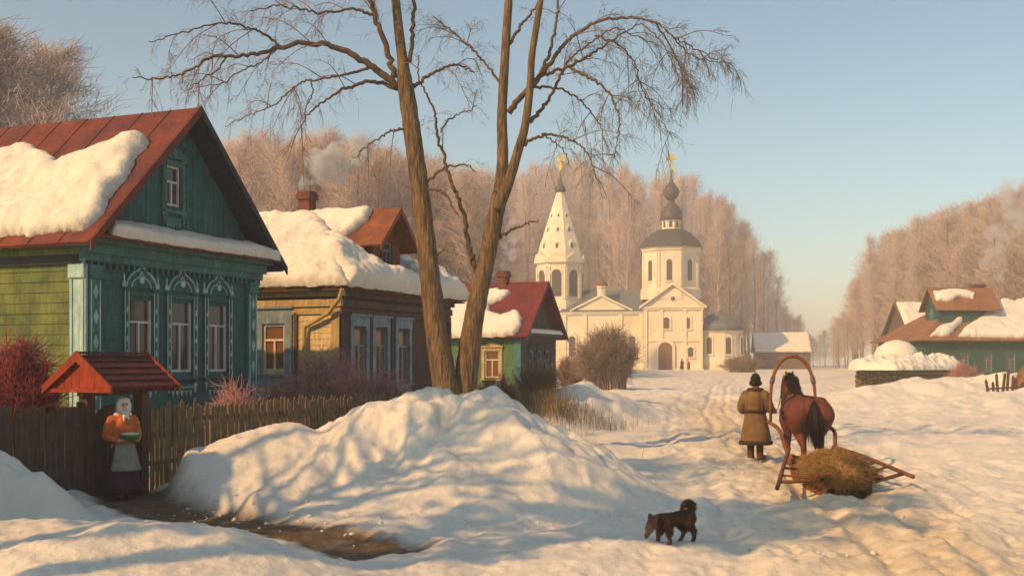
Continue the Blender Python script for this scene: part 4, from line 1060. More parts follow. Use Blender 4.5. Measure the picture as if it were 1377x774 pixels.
    for sg in (-1,1):
        P=[FR(pa,apz+.1,.0),FR(pa+sg*(pw/2+.5),hr,.0),FR(pa+sg*(pw/2+.5),hr-.02+.3,.0),FR(pa,apz+.45,.0),FR(pa,apz+.1,.5),FR(pa+sg*(pw/2+.5),hr,.5),FR(pa+sg*(pw/2+.5),hr+.28,.5),FR(pa,apz+.45,.5)]
        rk.add(P,[(0,1,2,3),(7,6,5,4),(0,4,5,1),(1,5,6,2),(2,6,7,3),(3,7,4,0)])
    rk.build('raking_cornice',LT,pd)
    r=MB(); zr=Zp(384)
    r.slab([FR(-.5,hr+.03,.5),FR(rw+.1,hr+.03,.5),FR(rw+.1,zr,-RD/2),FR(3.0,zr,-RD/2)],.15); r.slab([FR(3.0,zr,-RD/2),FR(rw+.1,zr,-RD/2),FR(rw+.1,hr,-RD-.4),FR(-.5,hr,-RD-.4)],.15)
    r.slab([FR(-.5,hr+.03,.5),FR(3.0,zr,-RD/2),FR(-.5,hr,-RD-.4)],.15)
    r.build('refectory_roof',M['church_roof_blue'],rb)
    # little cupola over the pediment
    m=MB(); tx,ty=apx,RY-.1; m.lathe([(.75,apz+.2),(.75,apz+1.5),(.95,apz+1.6),(.95,apz+1.8)],8,(tx,ty+.6)); tu=m.build('turret',LT,rb)
    m=MB(); m.lathe([(.95,apz+1.81),(1.05,apz+2.1),(.6,apz+2.6),(.2,apz+3.0),(.1,apz+3.8)],10,(tx,ty+.6)); m.build('cupola',M['church_door'],tu,True)
    for a in (rw*.12,rw*.42,rw*.60,rw*.86): window(FR,a,Zp(478),1.0,3.4,rb)
    # bell tower
    Zp0=Zp; Zp=lambda py: Zp0(py)*1.03
    bx,by=X(743),RY+RD*.45; br=(787-722)/2*k*1.04
    m=MB(); zb0=Zp(418); zb1=Zp(352)
    m.lathe([(br*1.05,-1.2),(br*1.05,Zp(405)),(br,Zp(404)),(br,Zp(352)),(br*1.1,Zp(349)),(br*1.1,Zp(345))],8,(bx,by),rot); bt=m.build('bell_tower',L_,rt)
    for i in range(8):
        an=-math.pi/2+i*math.pi/4; od=np.array([math.cos(an),math.sin(an),0]); ad=np.array([-math.sin(an),math.cos(an),0]); ip=br*math.cos(math.pi/8); s2=br*math.sin(math.pi/8)
        fr=frame(np.array([bx,by,0])+od*ip,ad,od)
        g=MB(); g.prism(fr,arch(0,Zp(397),s2*1.05,(397-360)*k,10),.01,.05); g.build('belfry_opening',M['glass_far'],bt)
        t=MB()
        for sg in (-1,1): t.fbox(fr,sg*(s2-.25)-.22,sg*(s2-.25)+.22,Zp(400),Zp(356),.0,.2)
        tt=arch(0,Zp(398),s2*1.35,(398-356)*k,10); inn=arch(0,Zp(398),s2*1.08,(398-359.5)*k,10)
        for j in range(2,len(tt)-1):
            pa_=[tt[j],tt[j+1],inn[j+1],inn[j]]; t.prism(fr,pa_,.0,.16)
        # scalloped eaves of the tent
        t.prism(fr,[(-s2*1.05,Zp(351)),(s2*1.05,Zp(351)),(s2*1.05,Zp(346)),(0,Zp(337)),(-s2*1.05,Zp(346))],-.05,.45)
        t.build('arch_surround',LT,bt)
    m=MB(); zt0,zt1=Zp(346),Zp(252)
    m.lathe([(br*1.0,zt0),(br*.90,Zp(330)),(4.8*k,zt1)],8,(bx,by),rot); te=m.build('tent_roof',L_,rt)
    for i in range(8):
        an=-math.pi/2+i*math.pi/4; od=np.array([math.cos(an),math.sin(an),0]); ad=np.array([-math.sin(an),math.cos(an),0])
        for pyw,sz in ((328,.62),(306,.5),(286,.38)):
            t=(pyw-252)/(330-252); rad=(4.8*k+(br*.90-4.8*k)*t)*math.cos(math.pi/8)
            fr=frame(np.array([bx,by,0])+od*(rad-.05),ad,od); z=Zp(pyw)
            s=MB(); s.prism(fr,[(-.75*sz,z-.9*sz),(.75*sz,z-.9*sz),(.75*sz,z+.7*sz),(0,z+1.6*sz),(-.75*sz,z+.7*sz)],-.5,.16*sz+.03); so=s.build('lucarne',LT,te)
            g=MB(); g.prism(fr,arch(0,z-.7*sz,.7*sz,1.45*sz,6),.16*sz+.035,.16*sz+.06); g.build('pane',M['glass_far'],so)
    m=MB(); zc=Zp(252); m.lathe([(5.0*k,zc-.1),(8.4*k,zc+1.5*k),(7.6*k,zc+5*k),(5.0*k,zc+9*k),(2.6*k,zc+13*k),(1.3*k,zc+20*k),(.7*k,zc+27*k)],16,(bx,by)); m.build('cupola',RF,rt,True)
    cross(bx,by,zc+26*k,27*k,.2)
church()
# ------------------------------------------------------------------ trees, woods, bushes
def catmull(P,n=6):
    P=np.asarray(P,float)
    if len(P)<3: return np.array([P[0]+(P[-1]-P[0])*t for t in np.linspace(0,1,n+1)])
    Q=np.vstack([2*P[0]-P[1],P,2*P[-1]-P[-2]]); out=[]
    for i in range(1,len(Q)-2):
        for t in np.linspace(0,1,n,endpoint=False):
            a,b,c,d=Q[i-1],Q[i],Q[i+1],Q[i+2]
            out.append(.5*((2*b)+(-a+c)*t+(2*a-5*b+4*c-d)*t*t+(-a+3*b-3*c+d)*t**3))
    out.append(P[-1]); return np.array(out)

def twigs_along(path,rng,n,L,droop,r=.006,start=.35,sub=7,up=0.0,spread=1.0):
    """fine shoots growing from a limb, each with side twigs; returns V,F"""
    path=np.asarray(path); m=len(path)
    S=[];E=[];Rr=[];Md=[]
    for i in range(n):
        t=start+(1-start)*rng.random()**.8
        k=min(int(t*(m-1)),m-2); f=t*(m-1)-k
        p=path[k]*(1-f)+path[k+1]*f; d=path[k+1]-path[k]; d=d/(np.linalg.norm(d)+1e-9)
        q=rng.normal(size=3); q-=d*np.dot(q,d); q/=np.linalg.norm(q)+1e-9
        l=L*(.45+.8*rng.random())*(1.1-.45*t)
        dirv=d*(.55+.5*rng.random())+q*.75*spread+np.array([0,0,up]); dirv/=np.linalg.norm(dirv)
        mid=p+dirv*l*.5+np.array([0,0,.0]); end=p+dirv*l+np.array([0,0,-droop*l*(.4+.9*rng.random())])
        S.append(p);E.append(end);Rr.append(r*1.5);Md.append(mid)
        for j in range(sub):
            u=.2+.8*rng.random(); c=(1-u)**2*p+2*u*(1-u)*mid+u*u*end
            q2=rng.normal(size=3)*.65+dirv*.8+np.array([0,0,-droop*.9]); q2/=np.linalg.norm(q2)
            l2=l*(.22+.35*rng.random())
            e2=c+q2*l2+np.array([0,0,-droop*l2*.4]); 
            S.append(c);E.append(e2);Rr.append(r);Md.append((c+e2)/2+rng.normal(size=3)*l2*.06)
    return cones(np.array(S),np.array(E),np.array(Rr),np.array(Md))

def big_tree(name,label,Y0,trunks,limbs,seed,twigm):
    rng=np.random.default_rng(seed)
    base=at(*trunks[0][0][0][:2],Y0); zb=gz(base[0],base[1])
    root=empty(name,(base[0],base[1],zb)); tag(root,label,'tree','tall bare trees by the lane')
    o=np.array([base[0],base[1],zb]); VP=[]; TW=[]
    def world(pxs,slope,y0):
        out=[];acc=0;prev=None
        for p in pxs:
            if prev is not None: acc+=math.hypot(p[0]-prev[0],p[1]-prev[1])/F_PX*Y0
            out.append(at(p[0],p[1],y0+slope*acc)); prev=p
        return np.array(out),y0+slope*acc
    mb=MB(); paths=[]
    tr=[]
    for pxs,slope,extra in trunks:
        w,_=world(pxs,slope,Y0+extra); rad=[p[2]*Y0/F_PX/2 for p in pxs]
        pc=catmull(w,7); rc=np.interp(np.linspace(0,1,len(pc)),np.linspace(0,1,len(rad)),rad)
        # knots and slight wander
        for i in range(len(pc)): rc[i]*=1+.10*perlin(i*.55+seed,3.1)+.05*perlin(i*1.7,seed*1.3)
        tr.append((pc,rc))
        if pxs[0][1]>500:     # flare down into the snow
            foot=np.array([[w[0][0]-.06,w[0][1],zb-.15]]); pc=np.vstack([foot,pc]); rc=np.concatenate([[rc[0]*1.45],rc])
        mb.tube([p-o for p in pc],list(rc),12)
    trunk=mb.build('trunk',M['bark'],root,True)
    V=[]
    for pxs,slope,dens in limbs:
        # a limb starts at the trunk: nearest trunk point sets its depth
        y0=Y0
        best=1e9
        for pc,rc in tr:
            for q in pc:
                qx=CX+q[0]*F_PX/q[1]; qy=HZ-(q[2]-CAM_Z)*F_PX/q[1]; dd=(qx-pxs[0][0])**2+(qy-pxs[0][1])**2
                if dd<best: best=dd; y0=q[1]
        if best>500:
            for pc in VP:
                for q in pc:
                    qx=CX+q[0]*F_PX/q[1]; qy=HZ-(q[2]-CAM_Z)*F_PX/q[1]; dd=(qx-pxs[0][0])**2+(qy-pxs[0][1])**2
                    if dd<best: best=dd; y0=q[1]
        w,_=world(pxs,slope,y0); rad=[max(p[2],.9)*Y0/F_PX/2 for p in pxs]
        pc=catmull(w,7)
        for i in range(2,len(pc)): pc[i]+=rng.normal(size=3)*.018
        rc=np.interp(np.linspace(0,1,len(pc)),np.linspace(0,1,len(rad)),rad)
        VP.append(pc)
        b=MB(); b.tube([p-o for p in pc],list(rc),7); b.build('limb',M['limb'],root,True)
        # secondary branches
        ln=np.linalg.norm(np.diff(pc,axis=0),axis=1).sum()
        nsec=int(ln*1.35*dens)
        secs=MB()
        for j in range(nsec):
            t=.25+.75*rng.random(); k=min(int(t*(len(pc)-1)),len(pc)-2); p=pc[k]; d=pc[k+1]-pc[k]; d/=np.linalg.norm(d)+1e-9
            q=rng.normal(size=3); q-=d*np.dot(q,d); q/=np.linalg.norm(q); l=(.7+1.0*rng.random())*(1.15-.4*t)*min(1,ln/3)
            dv=d*.75+q*.7+np.array([0,0,.12]); dv/=np.linalg.norm(dv)
            pts=[p,p+dv*l*.5+np.array([0,0,.03]),p+dv*l+np.array([0,0,-.22*l])]
            pp=catmull(pts,4); mbs=MB(); mbs.tube([x-o for x in pp],list(np.linspace(.015,.005,len(pp))),4,False); TW.append((np.array(mbs.v),np.array([t for q in mbs.f for t in ((q[0],q[1],q[2]),(q[0],q[2],q[3]))])))
            vt=twigs_along(pp,rng,max(2,int(7*dens)),.62,.5,r=.0040,start=.15,sub=6); TW.append((vt[0]-o,vt[1]))
        if dens<=0: continue
        vt=twigs_along(pc,rng,max(2,int(ln*5*dens)),.7,.5,r=.0042,start=.3,sub=6); TW.append((vt[0]-o,vt[1]))
    v,f=merge(TW); link_mesh('twigs',np_mesh('twigs',v,f),M[twigm],root)
    return root
T1_trunks=[([(601,532,36),(594,490,33),(586,440,30),(579,380,28),(571,310,26),(564,250,25),(556,190,24),(549,140,23),(544,108,21),(542,85,15),(538,55,13.5),(532,0,12),(527,-60,10),(520,-150,7),(516,-230,3)],.05,0)]
T1_limbs=[([(531,105,9),(521,70,8),(508,30,7),(499,0,6),(490,-50,5),(478,-120,3)],-.2,.9),
 ([(551,84,6),(555,40,5.5),(557,0,5),(562,-60,3.5),(570,-120,2)],.3,.8),
 ([(535,118,11),(515,100,10),(489,83,9),(446,62,7.5),(403,59,6.5),(357,70,5.5),(322,76,4.5),(287,76,4),(262,90,3.2),(241,101,2.8),(210,106,2.2),(179,104,1.4)],-.25,1.0),
 ([(374,61,4),(355,46,3.4),(334,37,3),(312,32,2.6),(295,32,2.2),(245,44,1.8),(198,58,1.2)],-.5,1.1),
 ([(536,120,6),(500,111,5),(480,114,4.5),(462,120,4),(443,131,3.2),(427,143,2.8),(412,156,2),(403,172,1.3)],.35,.9),
 ([(495,92,4),(470,99,3.6),(450,103,3.2),(425,107,3),(403,112,2.6),(385,126,2.3),(372,139,2),(352,148,1.7),(334,155,1.5),(303,170,1)],.5,1.0),
 ([(552,120,6),(565,109,5),(578,101,4.4),(594,93,3.8),(609,87,3.2),(625,90,2.4),(640,98,1.5)],.4,1.1),
 ([(506,24,4.5),(490,16,4),(473,12,3.6),(434,17,3),(403,12,2.6),(372,8,2.2),(334,15,1.4)],-.3,1.2),
 ([(553,172,4),(535,174,3.2),(524,177,2.8),(506,188,2.2),(489,199,1.8),(477,214,1)],-.4,.8),
 ([(567,252,5),(585,235,4),(601,225,3.2),(628,221,2.2),(640,232,1.2)],-.3,.25),
 ([(566,256,4),(585,255,3.4),(600,262,2.8),(608,278,2),(616,290,1.2)],-.5,.2),
 ([(577,352,4),(588,344,2.6),(597,335,1.6)],-.5,0.0),
 ([(374,62,3),(352,84,2.4),(330,92,2),(300,110,1.6),(262,118,1)],.4,1.1),
 ([(305,76,2.6),(290,95,2),(270,108,1.6),(255,120,1)],-.2,.9),
 ([(418,108,2.4),(420,125,2),(412,145,1.4),(405,160,1)],.2,.7)]
T2_trunks=[([(624,532,34),(630,480,30),(637,430,27),(646,385,25),(655,345,23),(664,300,23),(671,268,21),(675,235,17),(676,200,15),(675,155,13.5),(678,97,12.5),(681,46,11.5),(684,0,11),(686,-60,9),(684,-150,6),(680,-220,3)],.04,0),
           ([(669,282,17),(684,245,14),(696,205,12.5),(706,170,11),(713,116,10),(715,78,9),(721,38,8.5),(727,0,8),(736,-60,6.5),(745,-140,4),(750,-200,2)],-.12,-.05)]
T2_limbs=[([(642,366,9),(634,345,7.5),(628,320,6.5),(624,292,6),(616,264,5.2),(605,240,4.8),(597,212,4.2),(589,186,3.8),(586,165,3.4),(583,147,3),(573,126,2.6),(564,108,2.2),(562,74,1.4)],-.15,.25),
 ([(593,178,3),(601,163,2.6),(610,157,2.2),(628,150,1.6),(641,143,1)],.2,.6),
 ([(684,152,9),(700,130,8),(719,112,7.2),(742,81,6),(758,60,5.2),(777,43,4.6),(808,29,4),(847,23,3.4),(882,31,2.8),(905,50,2.2),(930,62,1.8),(965,82,1.1)],-.2,1.1),
 ([(712,110,6),(735,99,5),(762,91,4.4),(778,83,3.8),(793,74,3.4),(816,60,2.8),(838,44,2.2),(862,31,1.4)],.3,.9),
 ([(713,164,6),(728,147,5),(742,128,4.4),(754,101,3.8),(764,83,3.2),(777,70,2.8),(800,54,2.2),(826,39,1.6),(858,50,1.3),(885,62,1)],.5,1.0),
 ([(768,92,4.2),(788,102,3.8),(804,112,3.4),(818,124,3),(827,140,2.6),(832,155,2.2),(833,171,1.9),(830,190,1.5),(826,211,1)],-.4,1.2),
 ([(716,117,4),(735,117,3.4),(754,120,3),(771,128,2.6),(785,140,2.2),(798,155,1.8),(808,171,1.5),(813,192,1)],.4,1.1),
 ([(702,196,5),(715,187,4.4),(731,182,3.8),(748,182,3.2),(762,186,2.8),(777,194,2.3),(789,205,2),(796,219,1.6),(800,233,1.3),(816,264,.9)],-.3,1.0),
 ([(727,98,5),(737,75,4.4),(745,46,4),(749,20,3.5),(750,0,3.2),(748,-60,2)],.4,.7),
 ([(673,112,4),(655,88,3.4),(638,70,3),(622,55,2.5),(610,43,2.2),(583,23,1.3)],.3,1.2),
 ([(683,62,5),(694,45,4.4),(703,31,3.8),(719,12,3.2),(735,-20,2.4)],.2,.4),
 ([(800,48,3.2),(820,55,2.8),(839,66,2.4),(850,80,2),(857,97,1.7),(860,118,1.1),(868,150,.9)],-.5,1.4),
 ([(882,31,2.6),(898,55,2.2),(910,80,1.8),(922,105,1.4),(935,128,.9)],.4,1.6),
 ([(905,50,2.2),(925,70,1.8),(945,80,1.5),(985,84,.9)],.2,1.7),
 ([(862,31,1.8),(885,52,1.5),(905,84,1.2),(912,110,.9)],-.3,1.6),
 ([(855,100,1.6),(866,125,1.4),(880,148,1.2),(905,186,.9)],.2,1.3),
 ([(672,320,5),(684,311,4),(695,306,3.2),(710,300,2.4),(724,296,1.4)],-.4,.3),
 ([(728,180,2.2),(745,190,1.8),(760,205,1.5),(768,225,1)],.3,1.0)]
big_tree('bare_tree','tall bare tree with thick trunk leaning left beside the brown house front',26.0,T1_trunks,T1_limbs,3,'twig')
big_tree('bare_tree','bare forked tree leaning right over the crimson roofed cottage',26.25,T2_trunks,T2_limbs,4,'twig_grey')

# ---- forest trees (three-sided twigs by the thousand): a few shapes, repeated
def forest_shape(seed,h=1.0,width=.17,ntw=3300,lean=.02,br=1.0,nb=84):
    """unit-height bare birch: returns trunk (V,F), twig (V,F)"""
    rng=np.random.default_rng(seed)
    n=9; zz=np.linspace(0,1,n); px_=np.cumsum(rng.normal(size=n)*lean*.35); py_=np.cumsum(rng.normal(size=n)*lean*.35)
    tp=np.stack([px_-px_[0],py_-py_[0],zz*.97],1)
    mb=MB(); mb.tube(tp,list(np.interp(zz,[0,.3,1],[.0125,.0085,.0012])),6)
    S=[];E=[];Rr=[];Md=[]
    for i in range(nb):
        t=.20+.78*(i/nb)**.9; k=min(int(t*(n-1)),n-2); f=t*(n-1)-k; p=tp[k]*(1-f)+tp[k+1]*f
        an=i*2.4+rng.random()*.9
        prof=math.sin(math.pi*min(1,((t-.12)/.88))**.75)**.8
        L=width*(.5+.75*rng.random())*prof+.02
        d=np.array([math.cos(an)*.72,math.sin(an)*.72,.75]); d/=np.linalg.norm(d)
        q=p+d*L+np.array([0,0,-.10*L]); mid=p+d*L*.55+np.array([0,0,.03*L])
        S.append(p);E.append(q);Rr.append(.0022*br*(1.2-t));Md.append(mid)
        for j in range(int(ntw/nb)):
            u=.12+.88*rng.random(); c=(1-u)**2*p+2*u*(1-u)*mid+u*u*q+rng.normal(size=3)*.016*u
            dd=rng.normal(size=3)*np.array([.55,.55,.5])+d*.8+np.array([0,0,.2]); dd/=np.linalg.norm(dd)
            l=.018+.042*rng.random()
            e=c+dd*l+np.array([0,0,-.12*l*rng.random()])
            S.append(c);E.append(e);Rr.append(.00060+.00045*rng.random());Md.append((c+e)/2+rng.normal(size=3)*.002)
    tw=cones(np.array(S),np.array(E),np.array(Rr),None)
    V=np.array(mb.v); F3=[]
    for f in mb.f:
        for i in range(1,len(f)-1): F3.append((f[0],f[i],f[i+1]))
    return (V,np.array(F3)),tw
SHAPES=[forest_shape(100+i,width=.15+.05*(i%3)) for i in range(6)]
def place(VF,x,y,z,h,a,wf=1.0):
    V,F=VF; c,s=math.cos(a),math.sin(a)
    W_=np.stack([(V[:,0]*c-V[:,1]*s)*h*wf+x,(V[:,0]*s+V[:,1]*c)*h*wf+y,V[:,2]*h+z],1)
    return W_,F
def wood_mass(name,label,contour,spots_n,depth,seed,rows,mt):
    rng=np.random.default_rng(seed); xs=[c[0] for c in contour]; ys=[c[1] for c in contour]
    tr=[];tw=[]
    for row,(dk,hk) in enumerate(rows):
        for i in range(spots_n):
            px=xs[0]+(xs[-1]-xs[0])*(i+rng.random())/spots_n
            Y=depth(px)*dk*(1+.05*rng.normal())
            top=np.interp(px,xs,ys)+ (HZ-np.interp(px,xs,ys))*(1-hk) + rng.normal()*8 + 7
            x,y,_=at(px,0,Y); z=gz(x,y)-.2; h=CAM_Z-(top-HZ)*Y/F_PX - z
            if h<4: continue
            k=int(rng.integers(len(SHAPES))); a=rng.random()*6.28; wf=np.clip(26/h,.7,1.4)*(.80+.45*rng.random())
            tr.append(place(SHAPES[k][0],x,y,z,h,a,1.0)); tw.append(place(SHAPES[k][1],x,y,z,h,a,wf))
    v,f=merge(tr); v2,f2=merge(tw)
    o=link_mesh(name,np_mesh(name,v2,f2),M[mt]); tag(o,label,'woodland',kind='stuff')
    link_mesh('trunks',np_mesh('trunks',v,f),M['forest_trunk'],o)['kind']='stuff'
    return o
CONT_L=[(285,205),(310,195),(340,183),(380,170),(430,168),(480,178),(530,192),(560,197),(600,217),(650,225),(700,232),(740,208),(790,203),(830,216),(880,226),(930,236),(965,252),(985,268)]
CONT_M=[(975,262),(1000,285),(1020,318),(1040,362),(1060,405),(1085,436),(1110,452)]
CONT_R=[(1118,440),(1135,405),(1152,365),(1175,322),(1205,300),(1240,284),(1280,268),(1320,264),(1350,252),(1377,240),(1440,232),(1520,225)]
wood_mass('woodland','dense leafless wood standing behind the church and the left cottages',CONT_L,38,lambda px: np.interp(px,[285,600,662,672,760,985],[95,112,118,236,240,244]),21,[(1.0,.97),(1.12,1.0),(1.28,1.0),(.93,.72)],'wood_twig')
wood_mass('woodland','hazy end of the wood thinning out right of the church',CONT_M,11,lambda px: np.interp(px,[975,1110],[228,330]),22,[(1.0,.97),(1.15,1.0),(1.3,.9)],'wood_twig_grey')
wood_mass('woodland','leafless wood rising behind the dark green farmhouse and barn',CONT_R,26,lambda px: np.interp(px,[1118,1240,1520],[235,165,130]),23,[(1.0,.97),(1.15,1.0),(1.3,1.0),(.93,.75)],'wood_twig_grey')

def lone_tree(px,top,Y,label,seed,wf,tm='birch',wm='wood_twig',group='trees rising out of the woods behind the houses',rot=0.0,name='birch_tree',ntw=None,lean=.02):
    x,y,_=at(px,0,Y); z=gz(x,y)-.15; h=CAM_Z-(top-HZ)*Y/F_PX-z
    root=empty(name,(x,y,z)); tag(root,label,'tree',group)
    sh=forest_shape(seed,width=.22,ntw=ntw,lean=lean,nb=90) if ntw else SHAPES[seed%len(SHAPES)]
    V,F=place(sh[0],0,0,0,h,rot,1.0); link_mesh('trunk',np_mesh('trunk',V,F),M[tm],root,True)
    V,F=place(sh[1],0,0,0,h,rot,wf); link_mesh('crown',np_mesh('crown',V,F),M[wm],root)
    return root
# the tall trees behind the teal house, at the left edge
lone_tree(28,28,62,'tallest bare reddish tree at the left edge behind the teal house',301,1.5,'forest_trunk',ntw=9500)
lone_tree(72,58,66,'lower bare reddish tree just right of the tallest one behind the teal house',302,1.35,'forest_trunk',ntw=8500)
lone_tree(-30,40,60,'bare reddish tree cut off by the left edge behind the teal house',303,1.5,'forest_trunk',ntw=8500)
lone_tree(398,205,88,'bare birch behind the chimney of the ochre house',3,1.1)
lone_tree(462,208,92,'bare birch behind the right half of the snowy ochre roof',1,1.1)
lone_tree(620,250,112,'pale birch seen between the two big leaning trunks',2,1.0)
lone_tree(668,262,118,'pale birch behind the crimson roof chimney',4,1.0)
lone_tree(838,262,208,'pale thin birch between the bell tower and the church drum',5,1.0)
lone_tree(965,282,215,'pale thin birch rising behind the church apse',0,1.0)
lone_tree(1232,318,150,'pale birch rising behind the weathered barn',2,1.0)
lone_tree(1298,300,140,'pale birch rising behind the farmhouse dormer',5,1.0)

def bush(name,label,px,py,Y,w,h,matn,seed,n=60,sub=16,r=.008,cat='bush',dx=.6,group='leafless bushes along the street',droop=.15):
    rng=np.random.default_rng(seed); x,y,_=at(px,py,Y); z=gz(x,y)-.05
    root=empty(name,(x,y,z)); tag(root,label,cat,group)
    S=[];E=[];Rr=[];Md=[]; S2=[];E2=[];R2=[];M2=[]; n=int(n*1.5); sub=int(sub*1.4); r=r*1.15
    for i in range(n):
        an=rng.random()*6.28; rb=.28*w*math.sqrt(rng.random()); b=np.array([rb*math.cos(an),rb*dx*math.sin(an),0])
        a2=an+rng.normal()*.5; out=w*.5*(.15+.85*rng.random()); hh=h*(.5+.5*rng.random())*(1-.35*(out/(w*.5))**2)
        e=np.array([math.cos(a2)*out,math.sin(a2)*out*dx,hh]); m_=b*.5+e*.5+np.array([0,0,.12*h])-np.array([e[0],e[1],0])*.12
        S.append(b);E.append(e);Rr.append(r*2.2);Md.append(m_)
        for j in range(sub):
            u=.25+.75*rng.random(); c=(1-u)**2*b+2*u*(1-u)*m_+u*u*e
            d=(e-b)/np.linalg.norm(e-b)*.7+rng.normal(size=3)*.55; d/=np.linalg.norm(d); l=h*(.10+.22*rng.random())
            q=c+d*l+np.array([0,0,-droop*l]); q[2]=max(q[2],.02)
            S2.append(c);E2.append(q);R2.append(r*(.7+.5*rng.random()));M2.append((c+q)/2+rng.normal(size=3)*l*.07)
    V,F=cones(np.array(S),np.array(E),np.array(Rr),np.array(Md)); link_mesh('stems',np_mesh('stems',V,F),M[matn],root)
    V,F=cones(np.array(S2),np.array(E2),np.array(R2),np.array(M2)); link_mesh('twigs',np_mesh('twigs',V,F),M[matn],root)
    return root
bush('bush','crimson leafless bush against the yellow-green house wall at the left edge',22,500,19.3,1.5,2.45,'bush_red',1,n=110,sub=30,r=.008)
bush('bush','dark purple bush under the right carved window of the teal house',318,520,22.6,1.3,1.75,'bush_purple',2,n=60,sub=22,r=.006)
bush('bush','purple bush between the teal house and the yellow side wall',372,500,27.0,1.7,1.55,'bush_purple',3,n=60,sub=22)
bush('bush','large purple-red bush before the corner of the ochre house',442,500,26.5,2.1,2.35,'bush_purple',4,n=85,sub=26)
bush('bush','purple-brown bush under the blue windows of the brown house front',505,510,27.5,1.9,1.95,'bush_purple',5,n=70,sub=22)
bush('bush','low brown bush beside the foot of the tall left-leaning tree',556,515,28.5,1.4,1.5,'bush_brown',6,n=50,sub=18)
bush('bush','red-brown bush in front of the green cottage wall',668,510,37,2.0,1.5,'bush_red',7,n=60,sub=22,r=.008)
bush('bush','brown bush under the dark gable of the green cottage',722,505,39,1.9,1.5,'bush_brown',8,n=60,sub=22,r=.008)
bush('bush','big grey-brown bush in front of the church refectory',817,505,72,4.6,4.3,'bush_grey',9,n=140,sub=34,r=.013)
bush('bush','low brown bush left of the big grey bush by the church',768,505,76,2.6,2.3,'bush_brown',10,n=70,sub=24,r=.013)
bush('bush','low hazy bush right of the church apse',998,495,150,7.0,2.4,'bush_brown',11,n=80,sub=24,r=.02)
bush('bush','small purple bush beside the snowy woodpile end',1298,508,72,2.4,2.1,'bush_purple',12,n=70,sub=22,r=.012)

def grass(name,label,spots,matn,seed,r=.004):
    rng=np.random.default_rng(seed); S=[];E=[];Md=[]
    for (px,Y,w,d,hh,n) in spots:
        x0,y0,_=at(px,0,Y)
        xs=x0+rng.normal(size=n)*w; ys=y0+rng.normal(size=n)*d; zs=ground(xs,ys)-.02
        h=hh*(.4+.8*rng.random(n)); dx=rng.normal(size=(n,2))*.3*h[:,None]
        s=np.stack([xs,ys,zs],1); e=s+np.stack([dx[:,0],dx[:,1],h],1); m_=(s+e)/2-np.stack([dx[:,0]*.2,dx[:,1]*.2,-.06*h],1)
        S.append(s);E.append(e);Md.append(m_)
    V,F=cones(np.concatenate(S),np.concatenate(E),r,np.concatenate(Md)); o=link_mesh(name,np_mesh(name,V,F),M[matn]); tag(o,label,'grass',kind='stuff')
grass('dry_grass','dry ochre weeds standing behind the snow drift by the fence end',[(470,24.5,.9,.6,.85,2600),(545,25.2,.8,.5,.8,2200),(420,24,.6,.5,.75,1200),(640,27,.9,.5,.7,1200),(720,36,1.2,.8,.7,1500)],'dry_grass',5,.006)

# unseen trees and a log barn, put left of the view to shade the drifts
def shade_tree(x,y,h,label,seed,wf):
    z=gz(x,y)-.15; root=empty('bare_tree',(x,y,z)); tag(root,label,'tree','tall bare trees by the lane')
    sh=forest_shape(seed,width=.26,ntw=1300,lean=.04,br=4.0)
    V,F=place(sh[0],0,0,0,h,seed,1.0); link_mesh('trunk',np_mesh('trunk',V,F),M['bark'],root,True)
    V,F=place(sh[1],0,0,0,h,seed,wf); link_mesh('crown',np_mesh('crown',V,F),M['twig'],root)
shade_tree(-10.9,8.9,15.0,'unseen tall bare tree placed left of the lane to streak the drift with shade',402,1.1)

def pine(x,y,z0,z1,rad,label,seed):  # added out of view; crown height and width chosen for where its shadow lands
    """tall pine: bare trunk, dense ragged crown of needle tufts between heights z0 and z1"""
    rng=np.random.default_rng(seed); zg=gz(x,y)-.15; root=empty('shade_pine',(x,y,zg)); tag(root,label,'tree','unseen pines added for shade left of the lane')
    m=MB(); zz=np.linspace(0,z1*.97,9); m.tube([(.12*math.sin(q*.5+seed),.1*math.cos(q*.4),q) for q in zz],list(np.linspace(.24,.05,9)),9); m.build('trunk',M['bark'],root,True)
    S=[];E=[];b=MB()
    for i in range(34):
        t=(i+rng.random())/34; zc=z0+(z1-z0)*t; an=i*2.4+rng.random(); L=rad*(.5+.5*rng.random())*(math.sin(math.pi*(.18+.74*t))**.7)
        p=np.array([0,0,zc-.3]); q=np.array([math.cos(an)*L,math.sin(an)*L,zc+.35*L*.5]); b.tube([p,(p+q)/2+np.array([0,0,.1]),q],[.06,.04,.015],5)
        for k in range(9):
            u=.45+.55*rng.random(); c=p+(q-p)*u+rng.normal(size=3)*.22
            d=rng.normal(size=(60,3)); d/=np.linalg.norm(d,axis=1,keepdims=True); d[:,2]=np.abs(d[:,2])*.6+.1
            S.append(np.repeat(c[None],60,0)+d*.05); E.append(c+d*(.22+.16*rng.random((60,1))))
    b.build('branches',M['limb'],root,True)
    V,F=cones(np.concatenate(S),np.concatenate(E),.012); link_mesh('crown',np_mesh('crown',V,F),M['needles'],root)
pine(-10.2,6.0,6.4,11.2,2.8,'unseen pine with a low wide crown, added nearest the viewer to shade the snow',1)
pine(-16.9,7.9,14.2,17.4,2.5,'tallest unseen pine, added left of the log barn to shade the street',2)
pine(-10.6,4.2,10.0,14.0,2.5,'slender unseen pine added for shade, furthest from the log barn',3)
